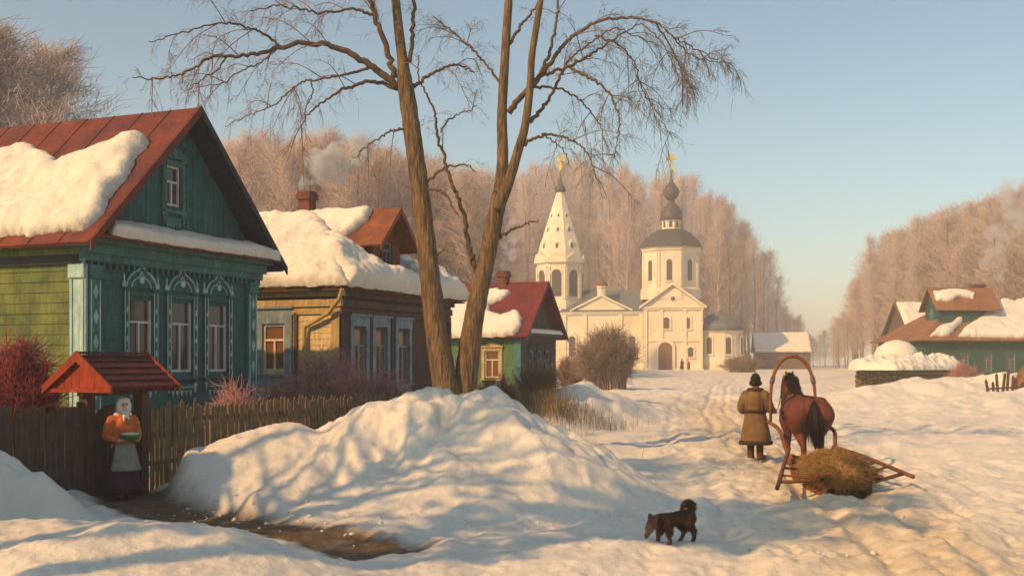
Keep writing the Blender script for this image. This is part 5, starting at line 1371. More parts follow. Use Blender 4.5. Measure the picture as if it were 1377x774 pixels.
# ------------------------------------------------------------------ fences and gate (along the street line)
def fence(name,label,s0,s1,h,matn,gap,wid,seed,pointed,rails=2,skip=None,top_wob=.03):
    rng=np.random.default_rng(seed)
    o=np.array([*(FENCE0+U[:2]*s0),0.0])
    root=empty(name,tuple(o),RZ); tag(root,label,'fence')
    L=s1-s0
    def g(a): 
        w=FENCE0+U[:2]*(s0+a); return gz(w[0],w[1])-o[2]
    pk=MB(); a=0.0
    while a<L-wid:
        w=wid*(.85+.3*rng.random()); z=g(a+w/2)-.05; t=h*(1+rng.normal()*top_wob); ln=rng.normal()*.012; th=.02
        fr=frame((a,0,0),(1,0,0),(0,-1,0)); x=lambda q,zz: q+ln*(zz-z)
        if pointed: P=[(x(0,z),z),(x(w,z),z),(x(w,t-.06),t-.06),(x(w*.5,t),t),(x(0,t-.06),t-.06)]
        else: P=[(x(0,z),z),(x(w,z),z),(x(w,t),t-.02*rng.random()),(x(0,t),t)]
        pk.prism(fr,P,.0,th*(.8+.4*rng.random())); a+=w+gap*(.6+.8*rng.random())
    pk.build('pickets',M[matn],root)
    for k in range(rails):
        r=MB(); zz=h*(.28+.5*k/max(1,rails-1)) if rails>1 else h*.6
        n=max(2,int(L/1.0)); pts=[(a_,.03,zz) for a_ in np.linspace(0,L,n)]
        for p,q in zip(pts[:-1],pts[1:]): r.add([(p[0],.005,p[2]),(q[0],.005,q[2]),(q[0],.06,q[2]),(p[0],.06,p[2]),(p[0],.005,p[2]+.09),(q[0],.005,q[2]+.09),(q[0],.06,q[2]+.09),(p[0],.06,p[2]+.09)],[(0,3,2,1),(4,5,6,7),(0,1,5,4),(1,2,6,5),(2,3,7,6),(3,0,4,7)])
        r.build('rail',M[matn],root)
    for a_ in np.arange(.4,L,2.4):
        p=MB(); p.box(a_-.06,a_+.06,.065,.185,g(a_)-.1,h*.96); p.build('post',M['post_wood'],root)
    return root
fence('plank_fence','dark tall plank fence at the left edge, left of the gate',-5.0,1.70,1.50,'fence_dark',.012,.115,1,False)
fence('picket_fence','weathered picket fence running right from the roofed gate behind the drift',3.04,12.2,1.42,'fence_wood',.03,.085,2,True)

def gate():
    s0=1.70; o=np.array([*(FENCE0+U[:2]*s0),0.0]); o[2]=gz(*(FENCE0+U[:2]*2.3))-.02
    root=empty('roofed_gate',tuple(o),RZ); tag(root,'wooden gate under a small red gabled roof on two posts','gate')
    W=1.24
    for a in (0,W):
        p=MB(); p.box(a-.085,a+.085,-.085,.085,-.15,2.0 if a==0 else 2.0); p.build('post',M['red_paint'] if False else M['post_wood'],root)
    b=MB(); b.box(-.15,W+.10,-.06,.06,1.72,1.84); b.build('beam',M['post_wood'],root)
    # boarded door with a rounded top, standing ajar behind the woman
    F=frame((.10,.04,0),(1,0,0),(0,-1,0)); d=MB(); n=9; w=(W-.2)/n
    for i in range(n):
        a0,a1=i*w,(i+1)*w-.008; f=lambda a: 1.36+.22*math.sin(math.pi*a/(W-.2))
        d.prism(F,[(a0,.05),(a1,.05),(a1,f(a1)),(a0,f(a0))],0,.03+.004*(i%2))
    d.fbox(F,0,W-.2,.35,.46,-.035,-.003); d.fbox(F,0,W-.2,1.1,1.21,-.035,-.003)
    do=d.build('gate_door',M['fence_dark'],root)
    hk=MB(); hk.tube([F(.85,.95,.035),F(.85,.95,.09),F(.85,.80,.09),F(.85,.80,.035)],.012,6); hk.build('handle',M['iron'],do)
    # roof: ridge along the fence
    a0,a1=-.20,W+.12; hr,he,hw=2.36,1.86,.64
    for sg in (-1,1):
        r=MB(); r.slab([(a0,0,hr),(a1,0,hr),(a1,sg*hw,he),(a0,sg*hw,he)],.04)
        d_=np.array([0,sg*hw,he-hr]); dl=np.linalg.norm(d_); d_/=dl; nn=np.array([0,sg*(hr-he),hw])/dl
        # overlapping board rows
        for j in range(5):
            t0,t1=j*dl/5,(j+1)*dl/5+.02; k=0; a=a0
            rg=random.Random(j+10)
            while a<a1-.01:
                w=rg.uniform(.09,.13); b_=min(a+w,a1); h0=.012; h1=.034+rg.uniform(0,.008)
                P0=np.array([0,0,hr]);
                q=[P0+np.array([x,0,0])+d_*t+nn*h for x,t,h in ((a,t0,h0),(b_-.006,t0,h0),(b_-.006,t1,h1),(a,t1,h1),(a,t0,.001),(b_-.006,t0,.001),(b_-.006,t1,h1-.02),(a,t1,h1-.02))]
                r.add(q,[(0,1,2,3),(7,6,5,4),(0,4,5,1),(1,5,6,2),(2,6,7,3),(3,7,4,0)]); a=b_
        ro=r.build('roof',M['gate_tiles'],root)
    c=MB(); c.box(a0-.01,a1+.01,-.05,.05,hr+.02,hr+.06); c.build('ridge_board',M['gate_tiles'],root)
    for a in (a0,a1):
        FE=frame((a,0,0),(0,1,0),(-1 if a==a0 else 1,0,0))
        g=MB()
        for sg in (-1,1): g.prism(FE,[(0,hr+.07),(sg*(hw+.05),he+.02),(sg*(hw+.05),he-.10),(0,hr-.10)],.003,.045)
        go=g.build('barge_board',M['red_paint'],root)
        g=MB(); n=8; 
        for i in range(n):
            x0=-hw+.03+i*(2*hw-.06)/n; x1=x0+(2*hw-.06)/n-.006; f=lambda x: hr-.05-(hr-he)/hw*abs(x)
            if a==a0: g.prism(FE,[(x0,1.845),(x1,1.845),(x1,max(f(x1),1.85)),(x0,max(f(x0),1.85))],-.06,-.03)
            else: g.prism(FE,[(x0,1.845),(x1,1.845),(x1,max(f(x1),1.85)),(x0,max(f(x0),1.85))],-.06,-.03)
        g.fbox(FE,-hw,hw,1.78,1.842,-.07,.0)
        g.build('gable_boards',M['red_paint'],root)
    return root
gate()

# ------------------------------------------------------------------ woodpile under snow, hay rick, far picket fence
def woodpile():
    Yw=76.0; x,y,_=at(1212,0,Yw); z=CAM_Z-(521-HZ)*Yw/F_PX
    zg=gz(x,y); z=min(z,zg+.15); z=zg-.05
    root=empty('woodpile',(x,y,z),R(36)); tag(root,'long stack of logs buried under a thick overhanging cap of snow','woodpile')
    rng=np.random.default_rng(4); L,Dp,H_=6.3,3.6,CAM_Z-(497-HZ)*Yw/F_PX-z
    mb=MB(); n=0
    # long logs along the front, their cut ends on the left face
    zz=.0
    while zz<H_-.1:
        d=.26+.06*rng.random()
        mb.tube([(0-.15*rng.random(),.15,zz+d/2),(L*.5,.12,zz+d/2),(L,.15,zz+d/2)],d/2,8); zz+=d*.95
    yy=.45
    while yy<Dp:
        zz=.0
        while zz<H_-.1:
            d=.26+.08*rng.random(); mb.tube([(-.2*rng.random(),yy,zz+d/2),(L-.3,yy,zz+d/2)],d/2,8); zz+=d*.97
        yy+=.31
    mb.build('logs',M['logs'],root,True)
    poly=[(-1.6,-.7),(0,-.95),(L*.5,-.75),(L*1.0,-.7),(L+.9,-.2),(L+.9,Dp*.8),(L*.6,Dp+.4),(-.4,Dp+.5),(-1.7,Dp*.7)]
    snow_patch('snow_cap',root,(0,0,H_-.02),np.array([1.,0,0]),np.array([0,1.,0]),poly,T=.80,res=.10,seed=4,edge=1.3,rough=.75)
    return root
woodpile()
def rick(px,pyb,Y,w,h,label,snow,seed,name='hay_rick'):
    x,y,_=at(px,pyb,Y); z=gz(x,y)-.1; rng=np.random.default_rng(seed)
    root=empty(name,(x,y,z)); tag(root,label,'haystack')
    mb=MB(); prof=[(w*.42,0),(w*.5,h*.2),(w*.5,h*.45),(w*.42,h*.68),(w*.26,h*.88),(w*.08,h)]
    mb.lathe(prof,20); o=mb.build('heap',M['hay'],root,True)
    V=np.array([v.co[:] for v in o.data.vertices]); 
    for i,v in enumerate(o.data.vertices):
        k=1+.14*perlin(V[i,0]*1.3+seed,V[i,1]*1.3+V[i,2]); v.co=(V[i,0]*k,V[i,1]*k,V[i,2])
    n=2600; a=rng.random(n)*6.28; t=rng.random(n)**.8; rr=np.interp(t*h,[p[1] for p in prof],[p[0] for p in prof])
    s=np.stack([rr*np.cos(a),rr*np.sin(a),t*h],1); e=s+np.stack([np.cos(a)*.1,np.sin(a)*.1,-.12-.2*rng.random(n)],1)*w*.35+rng.normal(size=(n,3))*.05*w
    e[:,2]=np.maximum(e[:,2],.02)
    V,F=cones(s,e,.012); link_mesh('stalks',np_mesh('stalks',V,F),M['hay_stalk'],root)
    if snow:
        m2=MB(); m2.lathe([(w*.50,h*.58),(w*.60,h*.66),(w*.60,h*.82),(w*.50,h*1.0),(w*.30,h*1.14),(w*.05,h*1.2)],24); so=m2.build('snow_cap',SNOW,root,True)
        for v in so.data.vertices:
            k=1+.16*float(perlin(v.co.x*.9+5,v.co.y*.9+v.co.z)); v.co.x*=k; v.co.y*=k
    return root
rick(1206,478,86,2.8,3.0,'small hay rick with a rounded cap of snow behind the woodpile',True,2)
rick(1391,520,58,1.8,1.9,'ochre hay rick cut off by the right edge beside the farmhouse',False,3)

def far_fence():
    Y=54.0; x,y,_=at(1328,0,Y); z=gz(x,y)
    root=empty('low_fence',(x,y,z),R(-14)); tag(root,'low crooked picket fence half buried in snow at the right edge','fence')
    rng=np.random.default_rng(8); mb=MB(); a=0; fr0=None
    while a<4.4:
        w=.13; ln=rng.normal()*.08; t=.98+.12*rng.normal(); wx,wy=x+a*math.cos(R(-14)),y+a*math.sin(R(-14)); zg=gz(wx,wy)-z
        fr=frame((a,0,zg-.1),(1,0,0),(0,-1,0)); mb.prism(fr,[(0,0),(w,0),(w+ln,t),(w*.5+ln,t+.1),(ln,t)],0,.04); a+=w+.05+.07*rng.random()
    mb.build('pickets',M['fence_dark'],root)
    r=MB(); r.tube([(0,.03,gz(x,y)-z+.33),(2.2,.03,gz(x+2.2*math.cos(R(-14)),y+2.2*math.sin(R(-14)))-z+.36),(4.4,.03,gz(x+4.4*math.cos(R(-14)),y+4.4*math.sin(R(-14)))-z+.35)],.045,6); r.build('rail',M['fence_dark'],root)
far_fence()

def shade_barn():  # added outside the frame so that its shadow covers the left drift
    x,y=-14.1,10.5; z=gz(x,y)-.1
    H=House('shade_barn',(x,y,z),R(8),'unseen log barn with snowy roof, added to shade the left drift','barn'); rt=H.root; L,W,HW,Zr=4.2,4.2,2.9,4.9
    m=MB()
    zz=0
    while zz<HW:
        for p,q in (((0,0),(L,0)),((0,W),(L,W)),((0,-.25),(0,W+.25)),((L,-.25),(L,W+.25))):
            o_=.12 if p[0]==q[0] else 0
            m.tube([(p[0],p[1],zz+.13+o_),(q[0],q[1],zz+.13+o_)],.13,8)
        zz+=.25
    m.build('wall',M['barn_wall'],rt,True)
    g=MB()
    for xx in (0,L):
        fr=frame((xx,0,0),(0,1,0),(-1,0,0)); g=MB(); siding(g,fr,0,W,HW-.05,Zr,board=.2,vertical=True,top=lambda a: Zr-.1-(Zr-HW)/(W/2)*abs(a-W/2)); g.build('gable',M['barn_wall'],rt)
    for sg in (-1,1):
        v=W/2+sg*(W/2+.4); r=MB(); r.slab([(-.4,W/2,Zr),(L+.4,W/2,Zr),(L+.4,v,HW-.2),(-.4,v,HW-.2)],.1); ro=r.build('roof',M['barn_wall'],rt)
        td=np.array([0,sg*(W/2+.4),HW-.2-Zr]); tm=np.linalg.norm(td); td/=tm
        snow_patch('roof_snow',ro,(0,W/2,Zr),np.array([1.,0,0]),td,[(-.3,.05),(L+.3,.05),(L+.3,tm),(-.3,tm)],T=.3,res=.1,seed=2,edge=.3)
shade_barn()
# ------------------------------------------------------------------ living figures: joints and limb widths grown into one continuous skin
def blob_mb(chains,balls=(),n=12):
    mb=MB()
    for pts,rad in chains:
        pts=[np.asarray(p,float) for p in pts]
        # dense samples so limbs taper smoothly
        P=catmull(pts,5) if len(pts)>2 else np.array([pts[0]+(pts[1]-pts[0])*t for t in np.linspace(0,1,5)])
        r=np.interp(np.linspace(0,1,len(P)),np.linspace(0,1,len(rad)),rad)
        t0=P[0]-P[1]; t0/=np.linalg.norm(t0)+1e-9; t1=P[-1]-P[-2]; t1/=np.linalg.norm(t1)+1e-9
        Q=[P[0]+t0*r[0]*.96,P[0]+t0*r[0]*.7]+list(P)+[P[-1]+t1*r[-1]*.7,P[-1]+t1*r[-1]*.96]
        rr=[r[0]*.28,r[0]*.72]+list(r)+[r[-1]*.72,r[-1]*.28]
        mb.tube(Q,rr,n)
    for c,(rx,ry,rz) in balls:
        prof=[]; m=10; vs=[];fs=[]
        for i in range(m+1):
            th=math.pi*i/m
            for k in range(n):
                a=2*math.pi*k/n; vs.append((c[0]+rx*max(math.sin(th),.02)*math.cos(a),c[1]+ry*max(math.sin(th),.02)*math.sin(a),c[2]-rz*math.cos(th)))
        for i in range(m):
            for k in range(n): fs.append((i*n+k,i*n+(k+1)%n,(i+1)*n+(k+1)%n,(i+1)*n+k))
        fs.append(tuple(range(n-1,-1,-1))); fs.append(tuple(m*n+k for k in range(n)))
        mb.add(vs,fs)
    return mb

def grow(name,mb,m,parent,voxel=.02,smooth_it=4,fac=.5):
    """join overlapping limbs into one continuous surface"""
    o=mb.build(name+'_tmp',m)
    rm=o.modifiers.new('r','REMESH'); rm.mode='VOXEL'; rm.voxel_size=voxel
    if smooth_it:
        sm=o.modifiers.new('s','SMOOTH'); sm.iterations=smooth_it; sm.factor=fac
    dg=bpy.context.evaluated_depsgraph_get(); me=bpy.data.meshes.new_from_object(o.evaluated_get(dg))
    me.name=name
    bpy.data.objects.remove(o)
    me.materials.clear()
    q=link_mesh(name,me,m,parent,True)
    return q

def loft(rings,n=28,fold=0.0,nf=9,seed=0,cap=True):
    """cloth: rings (cx,cy,z,rx,ry,fold amount)"""
    vs=[];fs=[];rg=random.Random(seed); ph=rg.random()*6
    for cx,cy,z,rx,ry,fo in rings:
        for k in range(n):
            a=2*math.pi*k/n; w=1+fo*(math.sin(nf*a+ph)+.5*math.sin((nf*2-3)*a+ph*2))
            vs.append((cx+rx*w*math.cos(a),cy+ry*w*math.sin(a),z))
    m=len(rings)
    for i in range(m-1):
        for k in range(n): fs.append((i*n+k,i*n+(k+1)%n,(i+1)*n+(k+1)%n,(i+1)*n+k))
    if cap: fs.append(tuple(range(n-1,-1,-1))); fs.append(tuple((m-1)*n+k for k in range(n)))
    return vs,fs

def hand_chains(wrist,direc,palm_n,side,L=.18,curl=.5):
    """palm and five separate fingers; returns chains"""
    w=np.asarray(wrist,float); d=np.asarray(direc,float); d/=np.linalg.norm(d); p=np.asarray(palm_n,float); p-=d*np.dot(p,d); p/=np.linalg.norm(p); s=np.cross(d,p)*side
    ch=[]
    for j,(off,ln) in enumerate(((-.032,.72),(-.011,.82),(.011,.78),(.032,.6))):
        k=w+d*L*.48+s*off; l=L*.52*ln
        a=k+(d*math.cos(curl*.5)+p*math.sin(curl*.5))*l*.45; b=a+(d*math.cos(curl*1.3)+p*math.sin(curl*1.3))*l*.33; c=b+(d*math.cos(curl*2.1)+p*math.sin(curl*2.1))*l*.25
        ch.append(([w+s*off*.5,k,a,b,c],[.016,.013,.0095,.0085,.007]))
    t0=w+d*L*.12-s*.03; t1=t0+(d*.6-s*.75+p*.3)*L*.22; t2=t1+(d*.9-s*.1+p*.4)*L*.2
    ch.append(([w,t0,t1,t2],[.018,.014,.010,.008]))
    return ch

def face_bits(head,fwd,up,parent,hs):
    """eyes, nose, mouth, ears for a head centred at head"""
    pass

# ---- the woman at the gate
def woman():
    Y=17.75; x,y,_=at(165,0,Y); z=gz(x,y)
    root=empty('person',(x,y,z),R(220)); tag(root,'woman in white headscarf, orange jacket and grey apron holding a bowl under the gate roof','person')
    # local +y is forward
    hd=np.array([0,.03,1.47])
    ch=[([(0,0,.86),(0,0,1.0),(0,.0,1.15),(0,-.005,1.26)],[.135,.12,.135,.125]),([(-.14,0,1.27),(.14,0,1.27)],[.07,.07]),
        ([(0,0,1.26),(0,.015,1.38)],[.06,.052])]
    for s in (-1,1):
        ch.append(([(s*.085,0,.85),(s*.085,.01,.47),(s*.085,-.02,.09)],[.10,.065,.045])); ch.append(([(s*.085,-.03,.05),(s*.09,.13,.035)],[.04,.035]))
        ch.append(([(s*.165,0,1.26),(s*.235,-.02,1.02),(s*.13,.22,.95)],[.055,.045,.034]))
        ch+=hand_chains((s*.13,.22,.95),(-s*.45,.75,.02),(0,.1,1),s,L=.165,curl=.45)
    balls=[((0,.02,1.485),(.073,.088,.105)),((0,.055,1.44),(.052,.055,.062)),((0,.112,1.475),(.011,.018,.024)),((-.073,.01,1.48),(.012,.02,.03)),((.073,.01,1.48),(.012,.02,.03)),
           ((0,.098,1.432),(.025,.012,.007)),((0,.098,1.420),(.022,.012,.007))]
    b=grow('body',blob_mb(ch,balls),M['skin'],root,.0095,2,.4)
    # eyes and brows
    e=MB()
    for s in (-1,1): e.tube([(s*.028-.010,.103,1.497),(s*.028+.010,.103,1.497)],.006,6); e.tube([(s*.030-.016,.102,1.515),(s*.030+.014,.102,1.517)],.004,5)
    e.build('eyes',M['fur_brown'],b)
    # skirt, jacket, sleeves, apron
    vs,fs=loft([(0,0,.12,.30,.28,.045),(0,0,.30,.27,.25,.04),(0,0,.6,.225,.20,.025),(0,0,.86,.175,.15,.01),(0,0,.93,.15,.13,0)],40,nf=9); m=MB(); m.add(vs,fs); m.build('skirt',M['skirt'],root,True)
    jk=[([(0,0,.86),(0,0,.98),(0,.0,1.12),(0,0,1.25)],[.175,.158,.172,.15]),([(-.15,0,1.265),(.15,0,1.265)],[.085,.085]),([(0,0,1.28),(0,.01,1.36)],[.085,.07])]
    for s in (-1,1): jk.append(([(s*.17,0,1.265),(s*.25,-.025,1.02),(s*.15,.18,.955)],[.082,.075,.055]))
    j=grow('jacket',blob_mb(jk),M['jacket'],root,.018,3)
    for v in j.data.vertices:
        p=v.co; k=.020*float(perlin(p.x*8+3,p.z*11+p.y*5)); v.co=p+v.normal*k
    vs=[];fs=[]; nz,na=12,14
    for i in range(nz+1):
        t=i/nz; zz=.90-.44*t; 
        for q in range(na+1):
            a=math.radians(90+(q/na-.5)*(105+18*t)); rx,ry=.185+.10*t,.172+.095*t; w=1+.03*t*math.sin(q*1.9)
            vs.append((rx*w*math.cos(a),ry*w*math.sin(a),zz))
    for i in range(nz):
        for q in range(na):
            k=i*(na+1)+q; fs.append((k,k+1,k+na+2,k+na+1))
    m=MB(); m.add(vs,fs); ap=m.build('apron',M['apron'],root,True); sd=ap.modifiers.new('t','SOLIDIFY'); sd.thickness=.012
    # scarf: hood round the face, ends knotted under the chin
    sc=[([(0,-.005,1.50),(0,-.03,1.40)],[.108,.095]),([(-.06,.0,1.335),(.06,.0,1.335)],[.085,.085]),([(0,.0,1.53),(0,-.01,1.545)],[.098,.09])]
    for s in (-1,1): sc.append(([(s*.088,.04,1.53),(s*.092,.05,1.47),(s*.06,.085,1.395),(0,.105,1.375)],[.028,.03,.03,.026]))
    sc.append(([(-.07,.045,1.575),(0,.065,1.585),(.07,.045,1.575)],[.032,.034,.032]))
    sc.append(([(.01,.11,1.37),(.03,.14,1.30),(.035,.15,1.24)],[.028,.026,.012])); sc.append(([(-.01,.11,1.37),(-.03,.14,1.31),(-.04,.145,1.26)],[.028,.024,.012]))
    grow('headscarf',blob_mb(sc),M['scarf'],root,.012,3)
    for s in (-1,1):
        bt=blob_mb([([(s*.085,-.02,.30),(s*.085,-.02,.07)],[.07,.062]),([(s*.085,-.02,.055),(s*.092,.15,.05)],[.06,.05])]); grow('boot',bt,M['felt_boot'],root,.014,3)
    # bowl she holds
    f=root.matrix_world
    c,n=math.cos(R(220)),math.sin(R(220)); bx,by=0,.315
    bw=empty('bowl',(x+c*bx-n*by,y+n*bx+c*by,z+.945),R(220)); tag(bw,'green rimmed bowl of dough carried by the woman at the gate','bowl')
    m=MB(); m.lathe([(.06,0),(.11,.02),(.165,.085),(.172,.10),(.158,.10),(.15,.085),(.05,.02)],24); m.build('shell',M['bowl'],bw,True)
    m=MB(); m.lathe([(.145,.078),(.15,.10),(.11,.125),(.03,.135)],20); m.build('dough',M['dough'],bw,True)
    return root
woman()

# ---- the driver in a long sheepskin, seen from behind
def driver():
    Y=24.1; x,y,_=at(1016,0,Y); z=gz(x,y)
    root=empty('person',(x,y,z),R(-28)); tag(root,'man in long sheepskin coat and black fur hat standing at the horse, seen from behind','person')
    ch=[([(0,0,.9),(0,0,1.1),(0,-.01,1.3),(0,-.01,1.4)],[.15,.14,.155,.14]),([(-.17,-.01,1.42),(.17,-.01,1.42)],[.075,.075]),([(0,-.01,1.42),(0,.0,1.55)],[.065,.06])]
    hw=[(.30,.36,1.06),(-.17,.24,1.00)]
    for s,hp in ((1,hw[0]),(-1,hw[1])):
        ch.append(([(s*.095,0,.9),(s*.10,.01,.5),(s*.10,-.02,.09)],[.11,.07,.05])); ch.append(([(s*.10,-.03,.06),(s*.12,.15,.045)],[.05,.045]))
        el=np.array([s*.27,-.03 if s<0 else .06,1.12]); ch.append(([(s*.19,-.01,1.41),el,hp],[.065,.05,.036]))
        ch+=hand_chains(hp,(np.array(hp)-el),(0,0,-1) if s>0 else (1,0,0),s,L=.185,curl=.75)
    balls=[((0,.02,1.63),(.076,.094,.112)),((0,.06,1.585),(.055,.055,.062)),((0,.118,1.62),(.012,.02,.025)),((-.077,.01,1.62),(.012,.02,.03)),((.077,.01,1.62),(.012,.02,.03)),((0,.10,1.575),(.025,.012,.007))]
    b=grow('body',blob_mb(ch,balls),M['skin'],root,.011,2,.4)
    e=MB()
    for s in (-1,1): e.tube([(s*.03-.01,.108,1.645),(s*.03+.01,.108,1.645)],.006,6)
    e.build('eyes',M['fur_brown'],b)
    ct=blob_mb([([(0,0,.98),(0,0,1.12),(0,-.01,1.3),(0,-.01,1.4)],[.215,.215,.225,.20]),([(-.17,-.01,1.40),(.17,-.01,1.40)],[.115,.115])]+
      [([(s*.20,-.01,1.40),np.array([s*.30,-.04 if s<0 else .06,1.12]),np.array(hp)+np.array([0,-.03,.0])],[.115,.10,.072]) for s,hp in ((1,hw[0]),(-1,hw[1]))])
    vs,fs=loft([(0,0,.36,.335,.31,.035),(0,0,.42,.33,.305,.03),(0,0,.65,.29,.26,.025),(0,0,.9,.245,.22,.012),(0,0,1.02,.215,.195,0),(0,0,1.1,.21,.19,0)],36,nf=6,seed=2); ct.add(vs,fs)
    c=grow('coat',ct,M['sheepskin'],root,.020,3)
    for v in c.data.vertices:
        p=v.co; k=.014*float(perlin(p.x*8+1,p.z*5+p.y*6)); v.co=p+v.normal*k
    m=MB(); n=30
    vs,fs=loft([(0,-.003,1.02,.236,.218,0),(0,-.003,1.04,.246,.230,0),(0,-.003,1.075,.246,.230,0),(0,-.003,1.09,.236,.218,0)],32); m.add(vs,fs); m.build('belt',M['leather'],root,True)
    grow('fur_collar',blob_mb([([(0.13*math.cos(a),.115*math.sin(a),1.50) for a in np.linspace(0,2*math.pi,9)],[.06]*9)]),M['fur_brown'],root,.016,2)
    m=MB(); vs,fs=loft([(0,0,.335,.345,.32,.035),(0,0,.36,.355,.33,.035),(0,0,.40,.352,.327,.033),(0,0,.425,.34,.315,.03)],36,nf=6,seed=2); m.add(vs,fs); m.build('fur_hem',M['fur_brown'],root,True)
    h=blob_mb([([(0,-.0,1.685),(0,.0,1.78)],[.112,.10]),([(-.075,.0,1.66),(.075,.0,1.66)],[.07,.07]),([(0,-.07,1.64),(0,-.06,1.72)],[.06,.07])],[((0,0,1.76),(.115,.125,.075))]); grow('fur_hat',h,M['fur_black'],root,.015,2)
    for s in (-1,1): grow('boot',blob_mb([([(s*.10,-.02,.42),(s*.10,-.02,.08)],[.085,.075]),([(s*.10,-.03,.07),(s*.125,.17,.06)],[.07,.058])]),M['felt_boot'],root,.016,3)
    return root,(x,y,z)
DRV,DRV_P=driver()

# ---- the horse
def horse():
    Yr=21.75; x,_,_=at(1100,0,Yr); yc=Yr+.95; z=gz(x,yc)
    HZR=R(-1); root=empty('horse',(x-.06,yc,z),HZR); tag(root,'sturdy bay horse with black tail harnessed to the hay sledge','horse')
    ch=[([(0,.62,1.10),(0,.2,1.04),(0,-.25,1.05),(0,-.62,1.14)],[.27,.34,.35,.30]),
        ([(0,.60,1.28),(0,.2,1.30),(0,-.3,1.27),(0,-.7,1.28)],[.18,.17,.19,.19]),
        ([(0,.66,1.18),(0,.92,1.47),(-.01,1.12,1.72),(-.01,1.17,1.78)],[.25,.185,.135,.11]),
        ([(-.01,1.13,1.80),(-.02,1.31,1.63),(-.03,1.48,1.40),(-.03,1.52,1.34)],[.115,.115,.075,.062]),
        ([(0,.80,1.05),(0,.70,.95)],[.20,.22])]
    for s in (-1,1):
        ch.append(([(s*.185,-.62,1.25),(s*.22,-.66,1.09),(s*.21,-.58,.88)],[.225,.265,.20]))
        ch.append(([(s*.20,-.60,.95),(s*.19,-.52,.78),(s*.17,-.80,.50),(s*.165,-.77,.30),(s*.165,-.74,.13)],[.19,.135,.068,.048,.047]))
        ch.append(([(s*.165,-.74,.13),(s*.165,-.69,.06)],[.05,.055]))
        ch.append(([(s*.16,.62,1.15),(s*.19,.55,.92),(s*.17,.56,.72),(s*.16,.58,.46),(s*.155,.57,.28),(s*.155,.57,.13)],[.17,.155,.10,.062,.044,.045]))
        ch.append(([(s*.155,.57,.13),(s*.155,.62,.06)],[.05,.055]))
        ch.append(([(s*.06-.01,1.10,1.87),(s*.075-.01,1.09,1.95),(s*.078-.01,1.09,1.98)],[.035,.028,.010]))
        ch.append(([(s*.06-.015,1.24,1.63),(s*.05-.02,1.29,1.57)],[.07,.06]))
    b=grow('body',blob_mb(ch,n=14),M['horse'],root,.024,5)
    # hooves
    for s in (-1,1):
        for yy in (-.67,.64):
            m=MB(); m.lathe([(.066,-.005),(.062,.03),(.052,.085),(.035,.10)],12,(s*(.165 if yy<0 else .155),yy-.0)); m.build('hoof',M['hoof'],root,True)
    # eyes
    e=MB()
    for s in (-1,1): e.lathe([(.004,1.675),(.018,1.685),(.018,1.70),(.004,1.71)],8,(s*.100-.015,1.26))
    e.build('eyes',M['hoof'],b)
    rng=np.random.default_rng(2)
    # tail
    n=420; S=np.stack([rng.normal(size=n)*.028,-.915+rng.normal(size=n)*.02,1.30+rng.normal(size=n)*.03],1); a=rng.normal(size=(n,2))*.065
    E=np.stack([S[:,0]+a[:,0]+.02,-1.03+a[:,1]*.8,.42+.30*rng.random(n)],1); Mi=(S+E)/2+np.stack([a[:,0]*.6,-.075+0*a[:,0],0*a[:,0]],1)
    v1=cones(S,E,.010,Mi)
    core=blob_mb([([(0,-.88,1.33),(0,-.98,1.22),(.01,-1.02,.95),(.02,-1.02,.62),(.02,-1.0,.48)],[.045,.065,.085,.075,.03])])
    t=grow('tail',core,M['black_hair'],root,.016,3); link_mesh('tail_hair',np_mesh('tail_hair',*v1),M['black_hair'],t)
    n=420; u=rng.random(n); S=np.stack([rng.normal(size=n)*.015,.62+.50*u,1.46+.50*u-.02],1); S[:,2]+=.03; S[:,0]-=.01*u; S[:,2]-=.03*u
    sd=np.where(rng.random(n)<.22,-1,1); ml=np.where(sd<0,.55,1.0); E=S+np.stack([sd*(.13+.08*rng.random(n))*ml,-.05*rng.random(n),(-.26-.16*rng.random(n))*ml],1); Mi=(S+E)/2+np.stack([sd*.06*ml,0*u,.05*ml],1)
    v2=cones(S,E,.011,Mi); link_mesh('mane',np_mesh('mane',*v2),M['black_hair'],root)
    return root,(x-.06,yc,z,HZR)
HORSE,HP=horse()
def hl(p):
    """horse coordinates -> world"""
    c,s=math.cos(HP[3]),math.sin(HP[3]); return np.array([HP[0]+c*p[0]-s*p[1],HP[1]+s*p[0]+c*p[1],HP[2]+p[2]])
